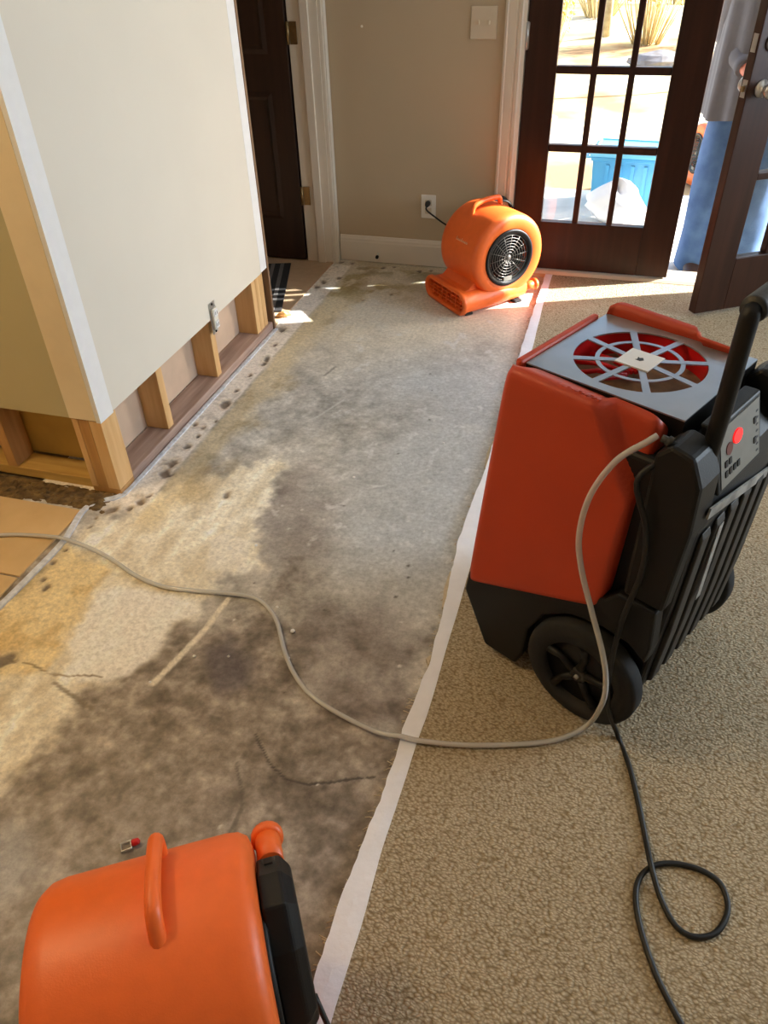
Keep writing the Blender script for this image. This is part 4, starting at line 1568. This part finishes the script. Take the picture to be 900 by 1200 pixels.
ck = MB()
rg = []
q = on_floor(335, 372)
for i, (t, r, zz) in enumerate(((-.036, .004, .008), (-.022, .014, .012), (0, .019, .016), (.020, .014, .014), (.034, .005, .010))):
    rg.append([(t + random.uniform(-.004, .004), r * math.cos(2 * math.pi * k / 9) * (1 + random.uniform(-.25, .25)), zz + zz * .85 * math.sin(2 * math.pi * k / 9)) for k in range(9)])
ck.rings(rg, smooth=False)
cko = ck.build('wood_chunk', M_chunk)
cko.location = (q[0] - .005, q[1], .0035)
cko.rotation_euler = (0, 0, math.radians(28))
tag(cko, 'splintered orange wood chunk on the floor at the doorway', 'wood scrap')

q = on_floor(152, 992)
wc_ = empty('wire_clip', (q[0], q[1], .001), math.radians(38))
tag(wc_, 'small steel clip with a red knob on the concrete behind the near fan', 'clip')
MB().tube([(-.016, -.008, .004), (.004, -.008, .004), (.004, .010, .004), (-.016, .010, .004)], .0022, 6, closed=True).build('clip_frame', M_chrome, wc_)
MB().lathe_x([(.006, .001), (.006, .006), (.010, .0075), (.020, .0065), (.023, .001)], 0, .0075, 14).build('red_knob', M_red, wc_)

# crumbs of concrete lying on the slab
crumbs = [(343, 741, .008), (338, 772, .005), (268, 770, .004), (325, 712, .004), (176, 800, .004), (470, 545, .004), (415, 560, .005), (520, 520, .004), (300, 640, .005), (228, 770, .005)]
for u_, v_, r_ in crumbs:
    q = on_floor(u_, v_)
    cb = MB()
    rg = []
    for a_s in (-.9, -.3, .4, .95):
        rr_ = r_ * math.cos(a_s * 1.3) * random.uniform(.8, 1.15)
        rg.append([(rr_ * math.cos(2 * math.pi * k / 7) * random.uniform(.8, 1.2), rr_ * math.sin(2 * math.pi * k / 7) * random.uniform(.8, 1.2), r_ * .6 * (a_s + .95)) for k in range(7)])
    cb.rings(rg, smooth=False)
    o = cb.build('plaster_crumb', M_bare)
    o.location = (q[0], q[1], .0005)
    tag(o, 'tiny white plaster crumb lying on the bare concrete', 'crumb', 'plaster crumbs on the slab')

# ================================================================== OUTSIDE
GZ_OUT = -.12
struct(boxo('ground_patio', (-4, BY + .161, -.20), (5, 5.9, GZ_OUT), M_conc_out), 'pale sunlit patio outside the glass doors', 'patio')
g = MB()
N = 60
vv = []
for j in range(N + 1):
    for i in range(N + 1):
        x_ = -25 + 50 * i / N
        y_ = 5.9 + 34 * (j / N) ** 1.6
        z_ = GZ_OUT - .012 + (.05 * math.sin(x_ * .9 + y_ * .5) + .04 * math.sin(y_ * 1.3)) * min(1, (y_ - 5.9) / 3) + .03 * max(0, y_ - 12)
        vv.append((x_, y_, z_))
g.add(vv, [(j * (N + 1) + i, j * (N + 1) + i + 1, (j + 1) * (N + 1) + i + 1, (j + 1) * (N + 1) + i) for j in range(N) for i in range(N)], True)
struct(g.build('ground_yard', M_ground), 'sunlit yard covered with dry leaves beyond the patio', 'ground')


def yard_z(x_, y_):
    return GZ_OUT - .012 + (.05 * math.sin(x_ * .9 + y_ * .5) + .04 * math.sin(y_ * 1.3)) * min(1, (y_ - 5.9) / 3) + .03 * max(0, y_ - 12)


# blue tote
tt = empty('storage_tote', (.035, 5.62, GZ_OUT), math.radians(-4))
tag(tt, 'blue plastic tote with light blue lid on the patio', 'tote')
tb = MB()
tb.rings([[(-.20 * s, -.14 * s, z), (.20 * s, -.14 * s, z), (.20 * s, .14 * s, z), (-.20 * s, .14 * s, z)] for s, z in ((1, 0), (1.10, .30), (1.16, .30), (1.16, .325))], smooth=False)
tb.build('bin', M_blue, tt, bevel=.008)
tb = MB()
tb.rings([[(-.24 * s, -.17 * s, z), (.24 * s, -.17 * s, z), (.24 * s, .17 * s, z), (-.24 * s, .17 * s, z)] for s, z in ((1, .326), (1.0, .350), (.93, .356), (.90, .372), (.86, .372), (.84, .362))], smooth=False)
tb.build('lid', M_bluelid, tt, bevel=.006)
for x_ in (-.12, -.04, .04, .12):
    tb = MB()
    tb.rings([[(x_ - .012, -.145, .03), (x_ + .012, -.145, .03), (x_ + .012, -.135, .03), (x_ - .012, -.135, .03)], [(x_ - .012, -.165, .28), (x_ + .012, -.165, .28), (x_ + .012, -.150, .28), (x_ - .012, -.150, .28)]], smooth=False)
    tb.build('rib', M_blue, tt)
for s in (-1, 1):
    MB().tube([(s * .235, -.06, .30), (s * .275, -.05, .295), (s * .275, .05, .295), (s * .235, .06, .30)], .009, 8).build('carry_handle', M_bluelid, tt)

# white bag
bgm = MB()
rings = []
nk = 28
for j in range(11):
    t = j / 10
    rr_ = .17 * (math.sin(math.pi * (t * .93 + .07)) ** .6) * (1 - .25 * t)
    ring_ = []
    for k in range(nk):
        a = 2 * math.pi * k / nk
        f_ = 1 + .12 * math.sin(3 * a + j * .7) + .07 * math.sin(7 * a - j * 1.3) + random.uniform(-.04, .04)
        ring_.append((rr_ * f_ * math.cos(a) * 1.15, rr_ * f_ * math.sin(a) * .8, .005 + .23 * t * (1 + .18 * math.sin(2 * a + .6))))
    rings.append(ring_)
bgm.rings(rings, smooth=True)
bgo = bgm.build('plastic_bag', M_bag)
bgo.location = (-.01, 5.21, GZ_OUT)
tag(bgo, 'crumpled white plastic bag on the patio before the blue tote', 'bag')

fan3 = air_mover((.62, 6.15, -.13), math.radians(200), 'orange air mover standing outside behind the person', 'orange air movers', -1)


# trees and shrubs
def tree(x_, y_, h, r, lean, label):
    root = empty('bare_tree', (x_, y_, yard_z(x_, y_) - .03))
    tag(root, label, 'tree', 'bare yard trees')
    tr = MB()
    tr.tube([(lean * h * t * t, .1 * math.sin(t * 3), h * t) for t in (0, .15, .3, .5, .7, 1)], [r * 1.3, r, r * .9, r * .75, r * .5, r * .15], 10)
    tr.build('trunk', M_bark, root)
    br = MB()
    for k in range(16):
        t = random.uniform(.25, .95)
        a = random.uniform(0, 2 * math.pi)
        l = h * (1 - t) * .55 + .2
        p0 = np.array([lean * h * t * t, 0, h * t])
        d_ = np.array([math.cos(a), math.sin(a), .7])
        br.tube([p0, p0 + d_ * l * .5, p0 + d_ * l + [0, 0, .1 * l]], [r * .35, r * .22, r * .06], 5)
    br.build('branches', M_bark, root)


for x_, y_, h, r, lean, lab in ((-.95, 9.2, 4.2, .035, .05, 'slim pale bare tree nearest the glass door'),
                                (-.55, 13.9, 4.6, .05, -.03, 'slightly leaning bare tree behind the middle panes'),
                                (1.1, 10.2, 3.4, .03, -.12, 'thin young bare tree behind the right panes'),
                                (2.6, 18.6, 5.2, .08, -.02, 'thicker bare tree in the back right of the yard'),
                                (-3.9, 13.8, 5.0, .07, .02, 'bare tree in the back left of the yard')):
    tree(x_, y_, h, r, lean, lab)


def shrub(x_, y_, h, w_, label, leafy):
    root = empty('dry_shrub', (x_, y_, yard_z(x_, y_) - .02))
    tag(root, label, 'shrub', 'dry yard shrubs')
    st = MB()
    lf = MB()
    for k in range(70):
        a = random.uniform(0, 2 * math.pi)
        rr_ = w_ * random.uniform(.2, 1) * .5
        hh = h * random.uniform(.55, 1)
        pts = [(rr_ * .3 * math.cos(a), rr_ * .3 * math.sin(a), 0), (rr_ * .75 * math.cos(a), rr_ * .75 * math.sin(a), hh * .5), (rr_ * math.cos(a), rr_ * math.sin(a), hh)]
        st.tube(pts, [.010, .006, .002], 4)
        for q in range(leafy):
            t = random.uniform(.3, 1)
            p = np.array(pts[1]) * (1 - t) + np.array(pts[2]) * t + np.array([random.uniform(-.06, .06) for _ in range(3)])
            s_ = random.uniform(.02, .045)
            d1 = np.array([random.uniform(-1, 1) for _ in range(3)]); d1 /= np.linalg.norm(d1)
            d2 = np.cross(d1, [random.uniform(-1, 1), .3, .8]); d2 /= np.linalg.norm(d2)
            lf.add([p - d1 * s_, p - d2 * s_ * .5, p + d1 * s_, p + d2 * s_ * .5], [(0, 1, 2, 3)])
    st.build('stems', M_twig, root, fix=False)
    o = lf.build('foliage', M_leaf, root, fix=False)
    o['kind'] = 'stuff'


for x_, y_, h, w_, lab, lf_ in ((-1.25, 11.6, 1.2, 1.1, 'yellow dry shrub behind the left column of panes', 16), (.05, 13.3, 1.3, 1.2, 'pale dry shrub behind the grey boulder', 14),
                                (-.75, 15.2, 1.5, 1.4, 'tall dry shrub behind the middle panes, beyond the slim trees', 16), (1.9, 13.2, 1.2, 1.2, 'low dry shrub at the right end of the yard', 10),
                                (-2.6, 16.5, 1.9, 1.7, 'big dry shrub far back on the left', 12), (-1.1, 18.6, 2.0, 1.8, 'big dry shrub far back behind the tall one', 14),
                                (.55, 17.2, 1.9, 1.7, 'big dry shrub far back on the right', 14)):
    shrub(x_, y_, h, w_, lab, lf_)


def boulder(x_, y_, s, label):
    rg = []
    for j in range(6):
        t = j / 5
        rr_ = s * math.sin(math.pi * (.12 + .86 * t)) ** .7
        rg.append([(rr_ * 1.5 * math.cos(2 * math.pi * k / 12) * random.uniform(.88, 1.12), rr_ * math.sin(2 * math.pi * k / 12) * random.uniform(.88, 1.12), s * .9 * t) for k in range(12)])
    o = MB().rings(rg, smooth=False).build('boulder', M_stone)
    o.location = (x_, y_, yard_z(x_, y_) - .06)
    tag(o, label, 'boulder')


boulder(.26, 11.4, .26, 'grey boulder lying under the bare trees in the yard')
boulder(-.85, 8.6, .11, 'small pale stone in the leaf litter near the patio')

# ================================================================== PERSON OUTSIDE THE DOOR
def skin_mesh(name, nodes, edges, sub=2):
    me_ = bpy.data.meshes.new(name + '_skeleton')
    keys = list(nodes)
    me_.from_pydata([nodes[k][0] for k in keys], [(keys.index(a), keys.index(b_)) for a, b_ in edges], [])
    ob = bpy.data.objects.new(name + '_skeleton', me_)
    COL.objects.link(ob)
    md_ = ob.modifiers.new('skin', 'SKIN')
    md_.use_smooth_shade = True
    for i, k in enumerate(keys):
        r_ = nodes[k][1]
        me_.skin_vertices[0].data[i].radius = r_ if isinstance(r_, tuple) else (r_, r_)
        me_.skin_vertices[0].data[i].use_root = (i == 0)
    s2 = ob.modifiers.new('sub', 'SUBSURF')
    s2.levels = s2.render_levels = sub
    dg = bpy.context.evaluated_depsgraph_get()
    res = bpy.data.meshes.new_from_object(ob.evaluated_get(dg))
    bpy.data.objects.remove(ob, do_unlink=True)
    return res


person = empty('person', (.575, 4.50, GZ_OUT))
tag(person, 'person in a loose grey shirt and blue jeans standing outside the open door', 'person')
# local: x right in the picture, -y towards the house, z from the ground
nodes = {
    'pelvis': ((0, 0, .93), (.13, .095)), 'waist': ((0, 0, 1.08), (.125, .09)), 'chest': ((0, 0, 1.28), (.15, .10)), 'collar': ((0, 0, 1.42), (.10, .07)),
    'neck': ((0, -.01, 1.49), .055), 'skull': ((0, -.015, 1.58), (.072, .085)), 'crown': ((0, -.01, 1.68), (.07, .085)), 'top': ((0, .0, 1.73), (.045, .05)),
    'shL': ((-.17, 0, 1.40), .062), 'elL': ((-.175, .04, 1.10), .044), 'wrL': ((-.085, -.18, .985), .030), 'paL': ((-.065, -.20, .965), (.034, .018)),
    'shR': ((.17, 0, 1.40), .062), 'elR': ((.225, .02, 1.12), .044), 'wrR': ((.10, -.19, 1.00), .030), 'paR': ((.06, -.205, .985), (.034, .018)),
    'hipL': ((-.10, 0, .88), .088), 'knL': ((-.12, -.015, .48), .056), 'anL': ((-.125, .01, .10), .040), 'ftL': ((-.125, -.085, .04), (.026, .016)),
    'hipR': ((.10, 0, .88), .088), 'knR': ((.11, -.015, .48), .056), 'anR': ((.11, .01, .10), .040), 'ftR': ((.12, -.085, .04), (.026, .016)),
}
edges = [('pelvis', 'waist'), ('waist', 'chest'), ('chest', 'collar'), ('collar', 'neck'), ('neck', 'skull'), ('skull', 'crown'), ('crown', 'top'),
         ('collar', 'shL'), ('shL', 'elL'), ('elL', 'wrL'), ('wrL', 'paL'), ('collar', 'shR'), ('shR', 'elR'), ('elR', 'wrR'), ('wrR', 'paR'),
         ('pelvis', 'hipL'), ('hipL', 'knL'), ('knL', 'anL'), ('anL', 'ftL'), ('pelvis', 'hipR'), ('hipR', 'knR'), ('knR', 'anR'), ('anR', 'ftR')]
for side, sx in (('L', 1), ('R', -1)):
    base = np.array(nodes['pa' + side][0])
    for k, (dy, ln) in enumerate(((.022, .070), (.008, .078), (-.007, .074), (-.021, .058))):
        a0 = base + [sx * .016, -.004 - abs(dy) * .1, dy]
        nodes[f'f{side}{k}a'] = (tuple(a0 + [sx * ln * .30, -.008, -.002]), .0088)
        nodes[f'f{side}{k}b'] = (tuple(a0 + [sx * ln * .62, .004, -.006]), .0080)
        nodes[f'f{side}{k}c'] = (tuple(a0 + [sx * ln * .80, .022, -.010]), .0070)
        edges += [('pa' + side, f'f{side}{k}a'), (f'f{side}{k}a', f'f{side}{k}b'), (f'f{side}{k}b', f'f{side}{k}c')]
    nodes[f't{side}a'] = (tuple(base + [sx * .004, .004, .034]), .0100)
    nodes[f't{side}b'] = (tuple(base + [sx * .026, .006, .054]), .0085)
    edges += [('pa' + side, f't{side}a'), (f't{side}a', f't{side}b')]
bme = skin_mesh('body', nodes, edges, 2)
bme.materials.clear()
bme.materials.append(M_skin)
bo = bpy.data.objects.new('body', bme)
COL.objects.link(bo)
bo.parent = person
# face
for sx in (-1, 1):
    MB().lathe_x([(-.008, .001), (-.006, .007), (0, .0095), (.006, .007), (.008, .001)], 0, 0, 12).build('eye', M_label, bo).location = (sx * .028, -.094, 1.615)
    MB().lathe_x([(-.008, .008), (-.004, .024), (.004, .026), (.008, .012), (.009, .001)], 0, 0, 14).build('ear', M_skin, bo).location = (sx * .074, .0, 1.60)
MB().tube([(0, -.094, 1.615), (0, -.108, 1.585), (0, -.096, 1.575)], [.008, .014, .010], 10).build('nose', M_skin, bo)
MB().tube([(-.024, -.090, 1.545), (0, -.098, 1.543), (.024, -.090, 1.545)], [.004, .007, .004], 8).build('mouth', mat('lips', (176, 92, 86), .5, var=.03, scale=30), bo)
hr = []
for j in range(7):
    t = j / 6
    rr_ = .098 * math.cos(t * 1.45)
    hr.append([(rr_ * .86 * math.cos(a), .012 + rr_ * math.sin(a) * (1.0 if math.sin(a) > 0 else .9), 1.63 + .03 * (-math.sin(a) * .9) * (1 - t) + .125 * math.sin(t * 1.45)) for a in [2 * math.pi * k / 24 for k in range(24)]])
MB().rings(hr).build('hair', M_hair, person)

# loose shirt with vertical folds
sm = MB()
rg = []
for j in range(22):
    t = j / 21
    z = .775 + (1.455 - .775) * t
    if t < .8:
        ax, ay = .215 + .025 * (1 - t), .150 + .02 * (1 - t)
    else:
        k = (t - .8) / .2
        ax, ay = .215 - .12 * k ** 1.4, .150 - .075 * k ** 1.2
    ring_ = []
    for k in range(72):
        a = 2 * math.pi * k / 72
        f_ = 1 + (1 - t) ** .7 * (.055 * math.sin(9 * a + 1.2 * t) + .035 * math.sin(15 * a + 2 + 2 * t))
        ring_.append((ax * f_ * math.cos(a), ay * f_ * math.sin(a), z + .012 * math.sin(3 * a) * (1 - t)))
    rg.append(ring_)
sm.rings(rg, cap0=False, cap1=False)
for side, sx in (('L', -1), ('R', 1)):
    p0, p1, p2 = (np.array(nodes[k + side][0]) for k in ('sh', 'el', 'wr'))
    pts = catmull([tuple(p0 + [-sx * .03, 0, .0]), tuple((p0 + p1) / 2 + [sx * .008, 0, 0]), tuple(p1), tuple((p1 + p2) / 2), tuple(p1 * .12 + p2 * .88)], 6)
    rs = [.080 - .034 * i / (len(pts) - 1) + .003 * math.sin(i * 1.7) for i in range(len(pts))]
    sm.tube(pts, rs, 16)
sm.build('shirt', M_shirt, person, fix=False)
jm = MB()
for side, sx in (('L', -1), ('R', 1)):
    rg = []
    for j in range(16):
        t = j / 15
        z = .022 + (.93 - .022) * t
        hx = nodes['an' + side][0][0] * (1 - t) + nodes['hip' + side][0][0] * t
        r_ = .094 + .014 * t
        rg.append([(hx + r_ * (1 + .05 * math.sin(3 * a + 9 * t)) * math.cos(a) * (1 - .12 * t), .005 + r_ * 1.08 * (1 + .05 * math.sin(4 * a - 11 * t)) * math.sin(a), z + .02 * math.sin(a) * (1 - t)) for a in [2 * math.pi * k / 28 for k in range(28)]])
    jm.rings(rg, cap0=False, cap1=True)
rg = []
for j in range(6):
    t = j / 5
    rg.append([(.19 * (1 - .08 * t) * math.cos(a), .125 * (1 - .08 * t) * math.sin(a), .84 + .22 * t) for a in [2 * math.pi * k / 32 for k in range(32)]])
jm.rings(rg)
jm.build('jeans', M_jean, person, fix=False)
for side in 'LR':
    ax = nodes['an' + side][0][0]
    rg = []
    for y_, hw_, hh in ((.075, .03, .05), (.06, .042, .075), (.0, .045, .085), (-.06, .046, .065), (-.13, .048, .05), (-.175, .036, .035), (-.19, .012, .02)):
        rg.append([(ax + hw_ * math.cos(a), y_, max(.0, hh * .5 + hh * .55 * math.sin(a))) for a in [2 * math.pi * k / 16 for k in range(16)]])
    MB().rings(rg).build('shoe', M_shoe, person)
